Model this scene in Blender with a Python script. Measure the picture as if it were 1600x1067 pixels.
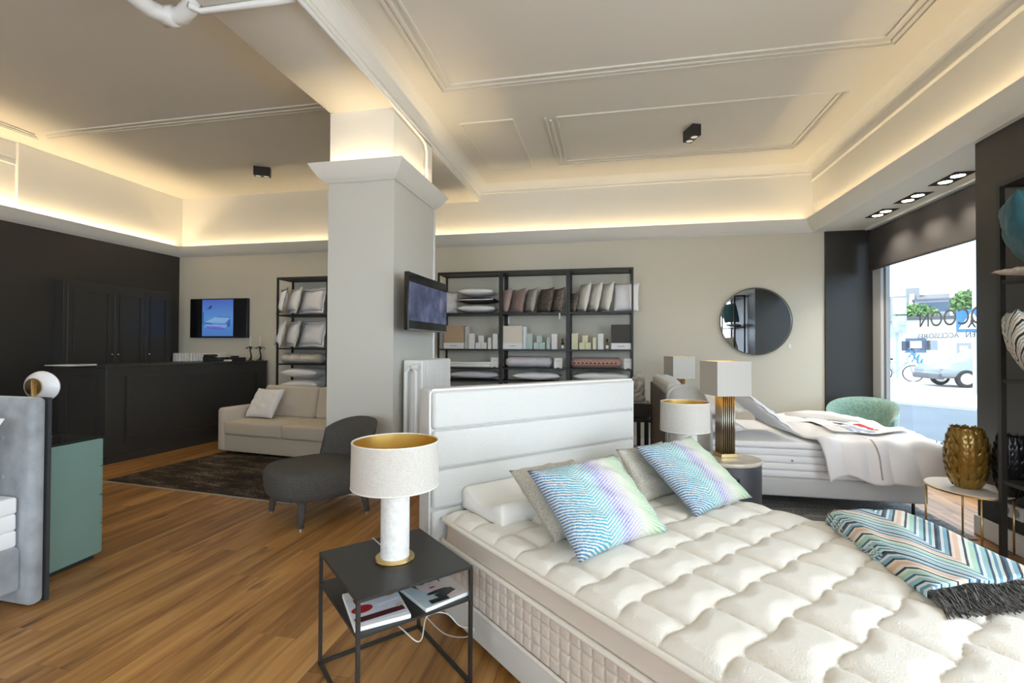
import bpy, bmesh, math, random
import numpy as np
from mathutils import Vector, Matrix
random.seed(7)
SC=bpy.context.scene; COL=SC.collection
for o in list(bpy.data.objects): bpy.data.objects.remove(o)
R=math.radians
# ---------------------------------------------------------------- camera
CAM_H=1.4; FPX=752.34; PITCH=R(.7023); ROLL=R(.2335); YAW=R(11.474)
cd=bpy.data.cameras.new('camera'); cam=bpy.data.objects.new('camera',cd); COL.objects.link(cam)
cd.sensor_width=36; cd.lens=FPX/1600*36; cd.clip_start=.05; cd.clip_end=400
cam.matrix_world=Matrix.Translation((0,0,CAM_H))@Matrix.Rotation(YAW,4,'Z')@Matrix.Rotation(math.pi/2+PITCH,4,'X')@Matrix.Rotation(ROLL,4,'Z')
SC.camera=cam
# ---------------------------------------------------------------- world, sun, exposure
w=bpy.data.worlds.new('world'); SC.world=w; w.use_nodes=True
bg=w.node_tree.nodes['Background']; bg.inputs[0].default_value=(.62,.80,1,1); bg.inputs[1].default_value=3.0
sd=bpy.data.lights.new('sun','SUN'); sd.energy=4.0; sd.angle=R(.6); sd.color=(1,.95,.86)
sun=bpy.data.objects.new('sun',sd); COL.objects.link(sun); sun.rotation_euler=Vector((.46,-.10,-1)).to_track_quat('-Z','Y').to_euler()
vs=SC.view_settings; vs.view_transform='Standard'; vs.look='None'; vs.gamma=1; vs.use_curve_mapping=False; vs.exposure=0.4
def area(name,loc,rot,sx,sy,power,col,spread=180):
    d=bpy.data.lights.new(name,'AREA'); d.shape='RECTANGLE'; d.size=sx; d.size_y=sy; d.energy=power; d.color=col; d.spread=R(spread)
    o=bpy.data.objects.new(name,d); COL.objects.link(o); o.location=loc; o.rotation_euler=rot; return o
# area lamps added for daylight, in assumed window openings beside and behind the camera
area('daylight_fill_side',(3.42,-1.38,1.55),(0,R(90),0),2.6,7.5,225,(.86,.93,1))
area('daylight_fill_rear',(-1.2,-5.9,1.6),(R(90),0,0),6.5,2.6,75,(.93,.96,1))
# ---------------------------------------------------------------- photo pixel -> place
def _R():
    cp,sp=math.cos(PITCH),math.sin(PITCH); cr,sr=math.cos(ROLL),math.sin(ROLL)
    A=np.array([[1,0,0],[0,0,-1],[0,1,0]],float); P=np.array([[1,0,0],[0,cp,sp],[0,-sp,cp]]); Q=np.array([[cr,-sr,0],[sr,cr,0],[0,0,1]])
    B=np.array([[math.cos(YAW),-math.sin(YAW),0],[math.sin(YAW),math.cos(YAW),0],[0,0,1]])
    return B@(Q@P@A).T
_M=_R()
def ray(x,y): return Vector(_M@np.array([(x-800)/FPX,(y-533.5)/FPX,1.]))
C0=Vector((0,0,CAM_H))
def atz(x,y,z): d=ray(x,y); return C0+d*((z-CAM_H)/d.z)
def aty(x,y,Y): d=ray(x,y); return C0+d*(Y/d.y)
def atx(x,y,X): d=ray(x,y); return C0+d*(X/d.x)
def atv(x,y,P,a):
    d=ray(x,y); n=Vector((-math.sin(R(a)),math.cos(R(a)),0)); return C0+d*(n.dot(Vector((P[0],P[1],0)))/n.dot(d))
# ---------------------------------------------------------------- materials
def mat(name,col,rough=.6,metal=0,var=0,vscale=8,bump=0,bscale=40,emit=0,spec=None,sheen=0,stretch=None,coord='Object',detail=4):
    m=bpy.data.materials.new(name); m.use_nodes=True; nt=m.node_tree; b=nt.nodes['Principled BSDF']
    c=(*col,1); b.inputs['Base Color'].default_value=c; b.inputs['Roughness'].default_value=rough; b.inputs['Metallic'].default_value=metal
    if spec is not None: b.inputs['Specular IOR Level'].default_value=spec
    if sheen: b.inputs['Sheen Weight'].default_value=sheen
    if emit: b.inputs['Emission Color'].default_value=c; b.inputs['Emission Strength'].default_value=emit
    if var or bump:
        tc=nt.nodes.new('ShaderNodeTexCoord'); src=tc.outputs[coord]
        if coord=='World':
            pass
        if stretch:
            mp=nt.nodes.new('ShaderNodeMapping'); mp.inputs['Scale'].default_value=stretch; nt.links.new(src,mp.inputs[0]); src=mp.outputs[0]
    if var:
        n=nt.nodes.new('ShaderNodeTexNoise'); n.inputs['Scale'].default_value=vscale; n.inputs['Detail'].default_value=detail; nt.links.new(src,n.inputs['Vector'])
        rmp=nt.nodes.new('ShaderNodeValToRGB'); e=rmp.color_ramp.elements
        e[0].position=.3; e[1].position=.7
        e[0].color=(*[max(0,x*(1-var)) for x in col],1); e[1].color=(*[min(1,x*(1+var)) for x in col],1)
        nt.links.new(n.outputs[0],rmp.inputs[0]); nt.links.new(rmp.outputs[0],b.inputs['Base Color'])
    if bump:
        n2=nt.nodes.new('ShaderNodeTexNoise'); n2.inputs['Scale'].default_value=bscale; n2.inputs['Detail'].default_value=3; nt.links.new(src,n2.inputs['Vector'])
        bp=nt.nodes.new('ShaderNodeBump'); bp.inputs['Strength'].default_value=bump; bp.inputs['Distance'].default_value=.01
        nt.links.new(n2.outputs[0],bp.inputs['Height']); nt.links.new(bp.outputs[0],b.inputs['Normal'])
    return m
def nodes(m): return m.node_tree, m.node_tree.nodes['Principled BSDF']
def math_node(nt,op,a,b=None):
    n=nt.nodes.new('ShaderNodeMath'); n.operation=op
    for i,v in enumerate((a,b)):
        if v is None: continue
        if isinstance(v,(int,float)): n.inputs[i].default_value=v
        else: nt.links.new(v,n.inputs[i])
    return n.outputs[0]
def ramp(nt,src,stops,interp='LINEAR'):
    r=nt.nodes.new('ShaderNodeValToRGB'); r.color_ramp.interpolation=interp; e=r.color_ramp.elements
    while len(e)>1: e.remove(e[-1])
    e[0].position=stops[0][0]; e[0].color=(*stops[0][1],1)
    for p,c in stops[1:]:
        k=e.new(p); k.color=(*c,1)
    nt.links.new(src,r.inputs[0]); return r.outputs[0]
M={}
M['wall']=mat('wall_paint',(.68,.64,.53),.85,bump=.05,bscale=60)
M['column']=mat('column_paint',(.62,.605,.54),.8,bump=.03,bscale=50)
M['white']=mat('white_plaster',(.80,.775,.70),.85,bump=.04,bscale=25)
M['ceil']=mat('ceiling_paint',(.76,.73,.65),.9,bump=.03,bscale=15)
M['dark']=mat('anthracite_paint',(.034,.031,.027),.42,bump=.03,bscale=60)
M['darkp']=mat('anthracite_panel',(.042,.039,.035),.34)
M['blind']=mat('blind_fabric',(.035,.033,.035),.8,bump=.1,bscale=300)
M['trimw']=mat('white_trim',(.82,.82,.80),.5)
M['black']=mat('black_metal',(.026,.024,.021),.42,spec=.4)
M['blackm']=mat('black_matt',(.02,.02,.02),.7)
M['screen']=mat('black_screen',(.012,.012,.014),.12)
M['linen']=mat('linen_shade',(.58,.545,.49),.9,var=.09,vscale=90,bump=.35,bscale=200,stretch=(1,1,3))
M['goldin']=mat('gold_lining',(.95,.66,.22),.33,1,var=.15,vscale=6)
M['brass']=mat('brass',(.66,.50,.24),.28,1)
M['bronzebar']=mat('bronze_bars',(.44,.40,.32),.3,1)
M['traver']=mat('travertine',(.72,.70,.66),.7,var=.10,vscale=45,bump=.2,bscale=90)
M['travtop']=mat('travertine_top',(.62,.54,.44),.18,var=.08,vscale=14)
M['marble']=mat('white_marble',(.92,.90,.88),.15,var=.04,vscale=6)
M['cream']=mat('cream_boucle',(.63,.62,.585),.95,var=.03,vscale=120,bump=.4,bscale=220,sheen=.2)
M['matt']=mat('mattress_fabric',(.80,.755,.67),.9,bump=.25,bscale=180,sheen=.1)
M['mattside']=mat('mattress_side',(.66,.58,.50),.9,bump=.15,bscale=250)
M['piping']=mat('mattress_piping',(.80,.75,.67),.85)
M['basew']=mat('bed_base_fabric',(.68,.65,.60),.95,bump=.3,bscale=260)
M['foam']=mat('foam_pillow',(.84,.81,.75),.8,bump=.04,bscale=80)
M['boucle']=mat('beige_boucle',(.56,.52,.44),.98,var=.25,vscale=160,bump=.8,bscale=170)
M['sheet']=mat('white_cotton',(.90,.89,.89),.8,bump=.08,bscale=14,sheen=.15)
M['duvet']=mat('white_satin',(.92,.90,.90),.5,bump=.05,bscale=10,sheen=.2)
M['sofa']=mat('sofa_fabric',(.66,.60,.51),.95,var=.05,vscale=90,bump=.3,bscale=240)
M['lounge']=mat('charcoal_wool',(.085,.078,.07),.95,var=.4,vscale=150,bump=.4,bscale=200)
M['velvetg']=mat('grey_velvet',(.30,.32,.34),.75,var=.28,vscale=7,bump=.06,bscale=12,sheen=.6)
M['green']=mat('green_lacquer',(.19,.30,.26),.32)
M['glasstop']=mat('dark_glass_top',(.02,.025,.02),.08)
M['greenv']=mat('green_velvet',(.20,.33,.27),.85,var=.25,vscale=40,bump=.2,bscale=90,sheen=.5)
M['teal']=mat('teal_velvet',(.015,.10,.13),.7,var=.2,vscale=9,sheen=.12)
M['statue']=mat('grey_stone',(.45,.43,.38),.6,bump=.15,bscale=60)
M['darkwood']=mat('black_wood',(.022,.019,.017),.4)
M['nickel']=mat('nickel',(.75,.73,.70),.2,1)
M['radw']=mat('radiator_enamel',(.82,.81,.78),.35)
M['paper']=mat('white_paper',(.85,.85,.84),.6)
M['wax']=mat('white_wax',(.85,.82,.74),.5)
M['porc']=mat('opal_glass',(.85,.84,.83),.25)
M['mirror']=mat('mirror_glass',(.86,.88,.90),.01,1)
M['led']=mat('led_strip',(1,.76,.45),.5,emit=56)
M['spotglow']=mat('spot_lens',(1,.86,.62),.5,emit=14)
M['spotdim']=mat('spot_lens_dim',(.75,.70,.60),.3,emit=.35)
M['drum']=mat('anthracite_drum',(.045,.045,.05),.5)
M['backgrey']=mat('grey_headboard_back',(.13,.12,.11),.85)
M['bedside2']=mat('light_grey_base',(.60,.59,.58),.9,bump=.25,bscale=220)
def simple(name,col,rough=.7,**k):
    if name not in M: M[name]=mat(name,col,rough,**k)
    return M[name]
# wooden floor planks: grain along Y, tone per plank
m=bpy.data.materials.new('oak_plank'); m.use_nodes=True; nt,b=nodes(m); M['plank']=m
geo=nt.nodes.new('ShaderNodeNewGeometry'); inf=nt.nodes.new('ShaderNodeObjectInfo')
ofs=nt.nodes.new('ShaderNodeVectorMath'); ofs.operation='MULTIPLY_ADD'; ofs.inputs[1].default_value=(1,1,1)
cmb=nt.nodes.new('ShaderNodeCombineXYZ'); rr=math_node(nt,'MULTIPLY',inf.outputs['Random'],37.); nt.links.new(rr,cmb.inputs[1]); nt.links.new(rr,cmb.inputs[2])
nt.links.new(geo.outputs['Position'],ofs.inputs[0]); nt.links.new(cmb.outputs[0],ofs.inputs[2])
mp=nt.nodes.new('ShaderNodeMapping'); mp.inputs['Scale'].default_value=(13,.85,1); nt.links.new(ofs.outputs[0],mp.inputs[0])
n1=nt.nodes.new('ShaderNodeTexNoise'); n1.inputs['Scale'].default_value=1; n1.inputs['Detail'].default_value=6; n1.inputs['Roughness'].default_value=.6; n1.inputs['Distortion'].default_value=.8; nt.links.new(mp.outputs[0],n1.inputs['Vector'])
col1=ramp(nt,n1.outputs[0],[(.25,(.11,.045,.013)),(.40,(.31,.145,.040)),(.55,(.46,.24,.075)),(.75,(.60,.36,.135))])
mp2=nt.nodes.new('ShaderNodeMapping'); mp2.inputs['Scale'].default_value=(9,2.2,1); nt.links.new(ofs.outputs[0],mp2.inputs[0])
n2=nt.nodes.new('ShaderNodeTexNoise'); n2.inputs['Scale'].default_value=1; n2.inputs['Detail'].default_value=2; nt.links.new(mp2.outputs[0],n2.inputs['Vector'])
knot=ramp(nt,n2.outputs[0],[(.24,(.22,.16,.12)),(.33,(1,1,1))])
mx=nt.nodes.new('ShaderNodeMixRGB'); mx.blend_type='MULTIPLY'; mx.inputs[0].default_value=.85; nt.links.new(col1,mx.inputs[1]); nt.links.new(knot,mx.inputs[2])
tone=ramp(nt,inf.outputs['Random'],[(0,(.78,.74,.70)),(1,(1.12,1.1,1.08))])
mx2=nt.nodes.new('ShaderNodeMixRGB'); mx2.blend_type='MULTIPLY'; mx2.inputs[0].default_value=1; nt.links.new(mx.outputs[0],mx2.inputs[1]); nt.links.new(tone,mx2.inputs[2])
nt.links.new(mx2.outputs[0],b.inputs['Base Color']); b.inputs['Roughness'].default_value=.42
bp=nt.nodes.new('ShaderNodeBump'); bp.inputs['Strength'].default_value=.08; bp.inputs['Distance'].default_value=.004; nt.links.new(n1.outputs[0],bp.inputs['Height']); nt.links.new(bp.outputs[0],b.inputs['Normal'])
def rugmat(name,c0,c1,c2,st):
    m=bpy.data.materials.new(name); m.use_nodes=True; nt,b=nodes(m); b.inputs['Roughness'].default_value=.95; b.inputs['Specular IOR Level'].default_value=.1
    tc=nt.nodes.new('ShaderNodeTexCoord'); mp=nt.nodes.new('ShaderNodeMapping'); mp.inputs['Scale'].default_value=st; nt.links.new(tc.outputs['Object'],mp.inputs[0])
    a=nt.nodes.new('ShaderNodeTexNoise'); a.inputs['Scale'].default_value=1.6; a.inputs['Detail'].default_value=8; a.inputs['Roughness'].default_value=.7; nt.links.new(mp.outputs[0],a.inputs['Vector'])
    f=nt.nodes.new('ShaderNodeTexNoise'); f.inputs['Scale'].default_value=75; f.inputs['Detail'].default_value=2; nt.links.new(tc.outputs['Object'],f.inputs['Vector'])
    s=math_node(nt,'ADD',math_node(nt,'MULTIPLY',a.outputs[0],.62),math_node(nt,'MULTIPLY',f.outputs[0],.38))
    nt.links.new(ramp(nt,s,[(.40,c0),(.52,c1),(.62,c2)]),b.inputs['Base Color'])
    bp=nt.nodes.new('ShaderNodeBump'); bp.inputs['Strength'].default_value=.6; bp.inputs['Distance'].default_value=.008; nt.links.new(f.outputs[0],bp.inputs['Height']); nt.links.new(bp.outputs[0],b.inputs['Normal'])
    M[name]=m
rugmat('rug_dark',(.024,.019,.016),(.062,.050,.041),(.30,.24,.18),(1.2,4,1))
rugmat('rug_grey',(.13,.125,.12),(.25,.24,.23),(.46,.44,.42),(1,5,1))
def zigzag(name,stripes,base,fx,amp,per,nstr,axis=0,bumpy=.4,noise=.0,grad=None):
    """woven chevron: stripes run along one axis, broken by a triangle wave along the other"""
    m=bpy.data.materials.new(name); m.use_nodes=True; nt,b=nodes(m); b.inputs['Roughness'].default_value=.95; b.inputs['Sheen Weight'].default_value=.1
    tc=nt.nodes.new('ShaderNodeTexCoord'); sp=nt.nodes.new('ShaderNodeSeparateXYZ'); nt.links.new(tc.outputs['Generated'],sp.inputs[0])
    X,Y=sp.outputs[axis],sp.outputs[1-axis]
    tri=math_node(nt,'MULTIPLY',math_node(nt,'PINGPONG',X,per),amp)
    s=math_node(nt,'ADD',Y,tri)
    if noise:
        n=nt.nodes.new('ShaderNodeTexNoise'); n.inputs['Scale'].default_value=60; nt.links.new(tc.outputs['Generated'],n.inputs['Vector'])
        s=math_node(nt,'ADD',s,math_node(nt,'MULTIPLY',math_node(nt,'SUBTRACT',n.outputs[0],.5),noise))
    fr=math_node(nt,'FRACT',math_node(nt,'MULTIPLY',s,fx))
    if grad:
        hue=ramp(nt,X,grad); msk=ramp(nt,fr,[(0,(0,0,0)),(.22,(.1,.1,.1)),(.50,(1,1,1)),(.75,(1,1,1)),(.95,(0,0,0))])
        mx=nt.nodes.new('ShaderNodeMixRGB'); nt.links.new(msk,mx.inputs[0]); mx.inputs[1].default_value=(*base,1); nt.links.new(hue,mx.inputs[2]); out=mx.outputs[0]
    else:
        out=ramp(nt,fr,stripes,'CONSTANT')
    nt.links.new(out,b.inputs['Base Color'])
    bp=nt.nodes.new('ShaderNodeBump'); bp.inputs['Strength'].default_value=bumpy; bp.inputs['Distance'].default_value=.006; nt.links.new(fr,bp.inputs['Height']); nt.links.new(bp.outputs[0],b.inputs['Normal'])
    M[name]=m
zigzag('zig_cushion',None,(.58,.56,.50),34,.55,.33,0,0,.5,.022,grad=[(0,(.03,.10,.28)),(.10,(.02,.19,.32)),(.28,(.03,.30,.38)),(.42,(.16,.42,.44)),(.52,(.20,.17,.48)),(.60,(.42,.37,.50)),(.72,(.55,.54,.42)),(.85,(.28,.48,.20)),(1,(.06,.28,.26))])
tb=[(0,(.02,.03,.04)),(.05,(.62,.70,.70)),(.10,(.12,.32,.42)),(.15,(.66,.74,.72)),(.20,(.03,.06,.10)),(.24,(.30,.52,.56)),(.32,(.70,.74,.70)),(.37,(.04,.14,.24)),(.41,(.40,.60,.48)),(.50,(.66,.72,.60)),(.55,(.02,.03,.04)),(.59,(.72,.70,.64)),(.66,(.72,.48,.34)),(.74,(.76,.66,.56)),(.79,(.02,.03,.04)),(.83,(.20,.40,.50)),(.90,(.68,.72,.70)),(.95,(.05,.12,.20))]
zigzag('zig_throw',tb,(1,1,1),2.4,.9,.5,0,0,.25,.004)
zigzag('zig_shelf',[(0,(.02,.02,.02)),(.12,(.72,.68,.60)),(.35,(.40,.26,.16)),(.45,(.74,.72,.66)),(.62,(.10,.30,.32)),(.72,(.70,.66,.58)),(.88,(.03,.03,.03))],(1,1,1),7,1.2,.35,0,0,.3,.01)
zigzag('zig_roll',[(0,(.30,.06,.10)),(.2,(.62,.46,.30)),(.35,(.10,.12,.20)),(.5,(.60,.40,.20)),(.65,(.36,.10,.14)),(.8,(.60,.56,.52))],(1,1,1),10,.5,.04,0,0,.3)
# ---------------------------------------------------------------- mesh helpers
def link(o,parent=None):
    COL.objects.link(o)
    if parent is not None: o.parent=parent
    return o
def mesh(name,v,f,m,parent=None,smooth=False,mats=None,fm=None):
    me=bpy.data.meshes.new(name); me.from_pydata([tuple(p) for p in v],[],f); me.update()
    if mats:
        for k in mats: me.materials.append(k)
        if fm: me.polygons.foreach_set('material_index',fm)
    elif m is not None: me.materials.append(m if not isinstance(m,str) else M[m])
    if smooth: me.polygons.foreach_set('use_smooth',[True]*len(me.polygons))
    return link(bpy.data.objects.new(name,me),parent)
def from_bm(name,bm,m,parent=None,smooth=False):
    bmesh.ops.recalc_face_normals(bm,faces=bm.faces)
    me=bpy.data.meshes.new(name); bm.to_mesh(me); bm.free(); me.materials.append(M[m] if isinstance(m,str) else m)
    if smooth: me.polygons.foreach_set('use_smooth',[True]*len(me.polygons))
    return link(bpy.data.objects.new(name,me),parent)
def bbox(bm,x0,x1,y0,y1,z0,z1):
    r=bmesh.ops.create_cube(bm,size=1); vs_=r['verts']
    for q in vs_: q.co=Vector(((x0+x1)/2+q.co.x*(x1-x0),(y0+y1)/2+q.co.y*(y1-y0),(z0+z1)/2+q.co.z*(z1-z0)))
    return vs_
def box(name,x0,x1,y0,y1,z0,z1,m,parent=None,bev=0,seg=2,smooth=None):
    bm=bmesh.new(); bbox(bm,x0,x1,y0,y1,z0,z1)
    if bev: bmesh.ops.bevel(bm,geom=list(bm.edges),offset=bev,segments=seg,profile=.5,affect='EDGES')
    o=from_bm(name,bm,m,parent,smooth=(bev>0 and seg>2) if smooth is None else smooth)
    return o
def boxes(name,lst,m,parent=None):
    bm=bmesh.new()
    for q in lst: bbox(bm,*q)
    return from_bm(name,bm,m,parent)
def lathe(name,prof,m,parent=None,n=32,loc=(0,0,0),sx=1,sy=1,smooth=True,cap=True):
    v=[];f=[]
    for r_,z in prof:
        for i in range(n): a=2*math.pi*i/n; v.append((loc[0]+r_*math.cos(a)*sx,loc[1]+r_*math.sin(a)*sy,loc[2]+z))
    for k in range(len(prof)-1):
        for i in range(n): j=(i+1)%n; f.append((k*n+i,k*n+j,(k+1)*n+j,(k+1)*n+i))
    if cap:
        if prof[0][0]>1e-4: f.append(tuple(range(n))[::-1])
        if prof[-1][0]>1e-4: f.append(tuple((len(prof)-1)*n+i for i in range(n)))
    o=mesh(name,v,f,m,parent,smooth)
    if smooth:
        me=o.data; bm=bmesh.new(); bm.from_mesh(me); bmesh.ops.remove_doubles(bm,verts=bm.verts,dist=1e-6)
        for e in bm.edges:
            if len(e.link_faces)==2 and e.calc_face_angle(0)>R(40): e.smooth=False
        bm.to_mesh(me); bm.free()
    return o
def tube(name,pts,r,m,parent=None,n=8,closed=False,rs=None):
    pts=[Vector(p) for p in pts]; v=[];f=[]; N=len(pts); up=None
    for i,p in enumerate(pts):
        t=((pts[(i+1)%N] if (i<N-1 or closed) else p)-(pts[i-1] if (i>0 or closed) else p)).normalized()
        if up is None: up=t.orthogonal().normalized()
        up=(up-t*up.dot(t)).normalized(); s=t.cross(up)
        rr_=rs[i] if rs else r
        for k in range(n): a=2*math.pi*k/n; v.append(p+(up*math.cos(a)+s*math.sin(a))*rr_)
    for i in range(N if closed else N-1):
        for k in range(n):
            j=(k+1)%n; i2=(i+1)%N; f.append((i*n+k,i*n+j,i2*n+j,i2*n+k))
    if not closed: f.append(tuple(range(n))[::-1]); f.append(tuple((N-1)*n+k for k in range(n)))
    return mesh(name,v,f,m,parent,True)
def smooth_pts(P,k=6):
    P=[Vector(p) for p in P]; out=[]
    for i in range(len(P)-1):
        a,b,c,d=P[max(0,i-1)],P[i],P[i+1],P[min(len(P)-1,i+2)]
        for j in range(k):
            t=j/k; out.append(.5*((2*b)+(c-a)*t+(2*a-5*b+4*c-d)*t*t+(3*b-a-3*c+d)*t**3))
    return out+[P[-1]]
def prism(name,poly,depth,m,parent=None,axis='z',o=(0,0,0)):
    """extrude a 2D outline; axis z: (x,y)->z, y: (x,z)->y, x: (y,z)->x"""
    def P(a,b,d): return {'z':(a,b,d),'y':(a,d,b),'x':(d,a,b)}[axis]
    n=len(poly); v=[Vector(P(a,b,0))+Vector(o) for a,b in poly]+[Vector(P(a,b,depth))+Vector(o) for a,b in poly]
    f=[tuple(range(n)),tuple(range(n,2*n))]+[(i,(i+1)%n,n+(i+1)%n,n+i) for i in range(n)]
    bm=bmesh.new(); vv=[bm.verts.new(p) for p in v]
    for q in f: bm.faces.new([vv[i] for i in q])
    return from_bm(name,bm,m,parent)
def thing(name,label,cat,loc=(0,0,0),rz=0,group=None):
    o=bpy.data.objects.new(name,None); o.empty_display_size=.05; COL.objects.link(o); o.location=loc; o.rotation_euler=(0,0,rz)
    return tag(o,label,cat,group)
def tag(o,label,cat,group=None):
    o['label']=label; o['category']=cat
    if group: o['group']=group
    return o
def struct(o): o['kind']='structure'; return o
def stuff(o): o['kind']='stuff'; return o
def copy_tree(o,parent=None,loc=None,rz=None):
    c=o.copy(); COL.objects.link(c); c.parent=parent
    if loc is not None: c.location=loc
    if rz is not None: c.rotation_euler=(0,0,rz)
    for ch in [k for k in o.children]: copy_tree(ch,c)
    return c
def nz(x,y,s=1.0,seed=0): # smooth pseudo noise
    return (math.sin(x*3.1*s+seed*1.7)+math.sin(y*4.3*s+seed*2.9+x*1.3*s)+math.sin((x+y)*5.9*s+seed*.7)+math.sin((x-y)*7.7*s+seed*3.3)*.6)/3.6
def pillow_mesh(name,w,h,t,m,parent=None,n=22,seed=1,wr=.012,pinch=.07,flange=0,mono=None):
    """stuffed pillow, lies in local XY about its centre, thick in Z"""
    v=[];idx={}
    def pos(i,j,s):
        u=-1+2*i/n; q=-1+2*j/n
        e=(max(0,1-abs(u)**2.6)*max(0,1-abs(q)**2.6))**.48
        x=u*w/2*(1-pinch*(1-q*q)*abs(u)**1.5); y=q*h/2*(1-pinch*(1-u*u)*abs(q)**1.5)
        z=s*t/2*e*(1+.12*nz(u*1.3,q*1.3,1,seed+s))+wr*e**.4*nz(u*2.2,q*2.2,1.2,seed)*(1 if s>0 else .5)
        return (x,y,z)
    f=[]
    for s in (1,-1):
        for i in range(n+1):
            for j in range(n+1):
                edge=i in(0,n) or j in(0,n)
                k=(i,j,0 if edge else s)
                if k not in idx: idx[k]=len(v); v.append(pos(i,j,s))
        for i in range(n):
            for j in range(n):
                q=[]
                for a,b_ in ((i,j),(i+1,j),(i+1,j+1),(i,j+1)):
                    edge=a in(0,n) or b_ in(0,n); q.append(idx[(a,b_,0 if edge else s)])
                f.append(tuple(q if s>0 else q[::-1]))
    o=mesh(name,v,f,m,parent,True)
    if flange:
        fv=[];ff=[]; ring=[(i,0) for i in range(n)]+[(n,j) for j in range(n)]+[(n-i,n) for i in range(n)]+[(0,n-j) for j in range(n)]
        for k,(i,j) in enumerate(ring):
            p=Vector(v[idx[(i,j,0)]]); u=-1+2*i/n; q=-1+2*j/n
            d=Vector((u if abs(u)>.999 else 0,q if abs(q)>.999 else 0,0))*flange
            ww=Vector((0,0,.006*math.sin(k*1.1)))
            fv+=[p+Vector((0,0,.003)),p+d+ww+Vector((0,0,.0015)),p+d+ww-Vector((0,0,.0015)),p-Vector((0,0,.003))]
        K=len(ring)
        for k in range(K):
            a=k*4;b_=((k+1)%K)*4
            for c in range(4): ff.append((a+c,a+(c+1)%4,b_+(c+1)%4,b_+c))
        mesh('flange',fv,ff,mono or m,o,True)
    return o
def frame_from(BL,BR,TL):
    ex=(BR-BL); ey=(TL-BL); w_=ex.length; ex=ex/w_; ey=ey-ex*ey.dot(ex); h_=ey.length; ey/=h_; ez=ex.cross(ey)
    c=BL+ex*w_/2+ey*h_/2
    return Matrix(((ex.x,ey.x,ez.x,c.x),(ex.y,ey.y,ez.y,c.y),(ex.z,ey.z,ez.z,c.z),(0,0,0,1))),w_,h_
def blob(name,ells,m,vox=.012,parent=None,loc=(0,0,0)):
    """one continuous body from ellipsoids (centre, radii, rotation)"""
    bm=bmesh.new()
    for c,r_,*rot in ells:
        k=bmesh.ops.create_icosphere(bm,subdivisions=3,radius=1)['verts']
        rm=Matrix.Rotation(R(rot[0]),3,rot[1]) if rot else Matrix.Identity(3)
        for q in k: q.co=rm@Vector((q.co.x*r_[0],q.co.y*r_[1],q.co.z*r_[2]))+Vector(c)
    me=bpy.data.meshes.new(name); bm.to_mesh(me); bm.free(); t=bpy.data.objects.new('tmp',me); COL.objects.link(t)
    md=t.modifiers.new('r','REMESH'); md.mode='VOXEL'; md.voxel_size=vox; md.use_smooth_shade=True
    sm=t.modifiers.new('s','SMOOTH'); sm.factor=.5; sm.iterations=4
    dg=bpy.context.evaluated_depsgraph_get(); me2=bpy.data.meshes.new_from_object(t.evaluated_get(dg)); bpy.data.objects.remove(t)
    me2.materials.clear(); me2.materials.append(M[m] if isinstance(m,str) else m); me2.polygons.foreach_set('use_smooth',[True]*len(me2.polygons))
    o=bpy.data.objects.new(name,me2); o.location=loc; return link(o,parent)
def text_mesh(name,s,size,m,parent=None,extrude=.001):
    cu=bpy.data.curves.new(name,'FONT'); cu.body=s; cu.size=size; cu.extrude=extrude; t=bpy.data.objects.new('t',cu); COL.objects.link(t)
    dg=bpy.context.evaluated_depsgraph_get(); me=bpy.data.meshes.new_from_object(t.evaluated_get(dg)); bpy.data.objects.remove(t)
    me.materials.clear(); me.materials.append(M[m] if isinstance(m,str) else m); o=bpy.data.objects.new(name,me); return link(o,parent)
# ================================================================ SETTING
XL,YB,XP,XU,XW,YR=-7.474,7.175,2.74,2.69,3.40,-6.0
CX0,CX1,CY0,CY1=-2.655,-1.984,4.186,5.17
ZC,ZCL,ZBEAM,ZCV,ZLIP=3.877,4.0,3.651,2.972,3.13
floor=struct(box('floor',XL-.2,XW+.2,YR-.2,YB+.2,-.15,-.012,simple('subfloor',(.12,.07,.03)))) 
# planks, each its own piece where the photo shows them
_pm={}
def plank_mesh(L):
    k=round(L,2)
    if k not in _pm:
        bm=bmesh.new(); bbox(bm,-.0992,.0992,.0008,k-.0008,-.012,0); o=from_bm('plank',bm,'plank'); _pm[k]=o.data; bpy.data.objects.remove(o)
    return _pm[k]
rest=bmesh.new(); row=0; x=XL+.1
while x<XW+.1:
    y=YB; first=True
    while y>-.5:
        L=random.choice((1.3,1.5,1.7,1.9)) if not first else random.choice((.5,.8,1.1,1.5,1.8)); first=False
        o=bpy.data.objects.new('plank',plank_mesh(L)); o.location=(x,y-L,0); link(o,floor); y-=L
    while y>YR: bbox(rest,x-.0992,x+.0992,max(YR,y-1.6)+.001,y-.001,-.012,0); y-=1.6
    x+=.2
stuff(from_bm('plank_field',rest,'plank',floor))
# walls
struct(box('wall_back',XL-.2,2.83,YB,YB+.2,-.02,4.1,'wall'))
struct(box('wall_left',XL-.2,XL,YR,YB,-.02,ZCV,'dark'))
struct(box('wall_left_upper',XL-.2,XL,YR,YB,ZCV,4.1,'white'))
struct(box('wall_back_upper',XL,2.83,YB-.004,YB+.1,ZCV+.03,4.05,'white'))
struct(box('wall_back_reveal',2.83,XW+.06,YB-.03,YB+.2,-.02,3.4,'dark',bev=.004))
# window side: pier with dark paint, header over the windows, upper wall
struct(box('wall_right',XP,XW+.25,2.45,4.30,-.02,ZCV,'dark'))
struct(boxes('wall_right_upper',[(XU,XW+.3,YR,YB,ZCV+.09,4.1)],'white'))
struct(boxes('soffit_right',[(XU+.01,XW+.3,YR,YB,ZCV,ZCV+.09)],'white'))
struct(box('wall_right_far_pier',XP,XW+.25,-6,-5.2,-.02,ZCV,'dark'))
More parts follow.
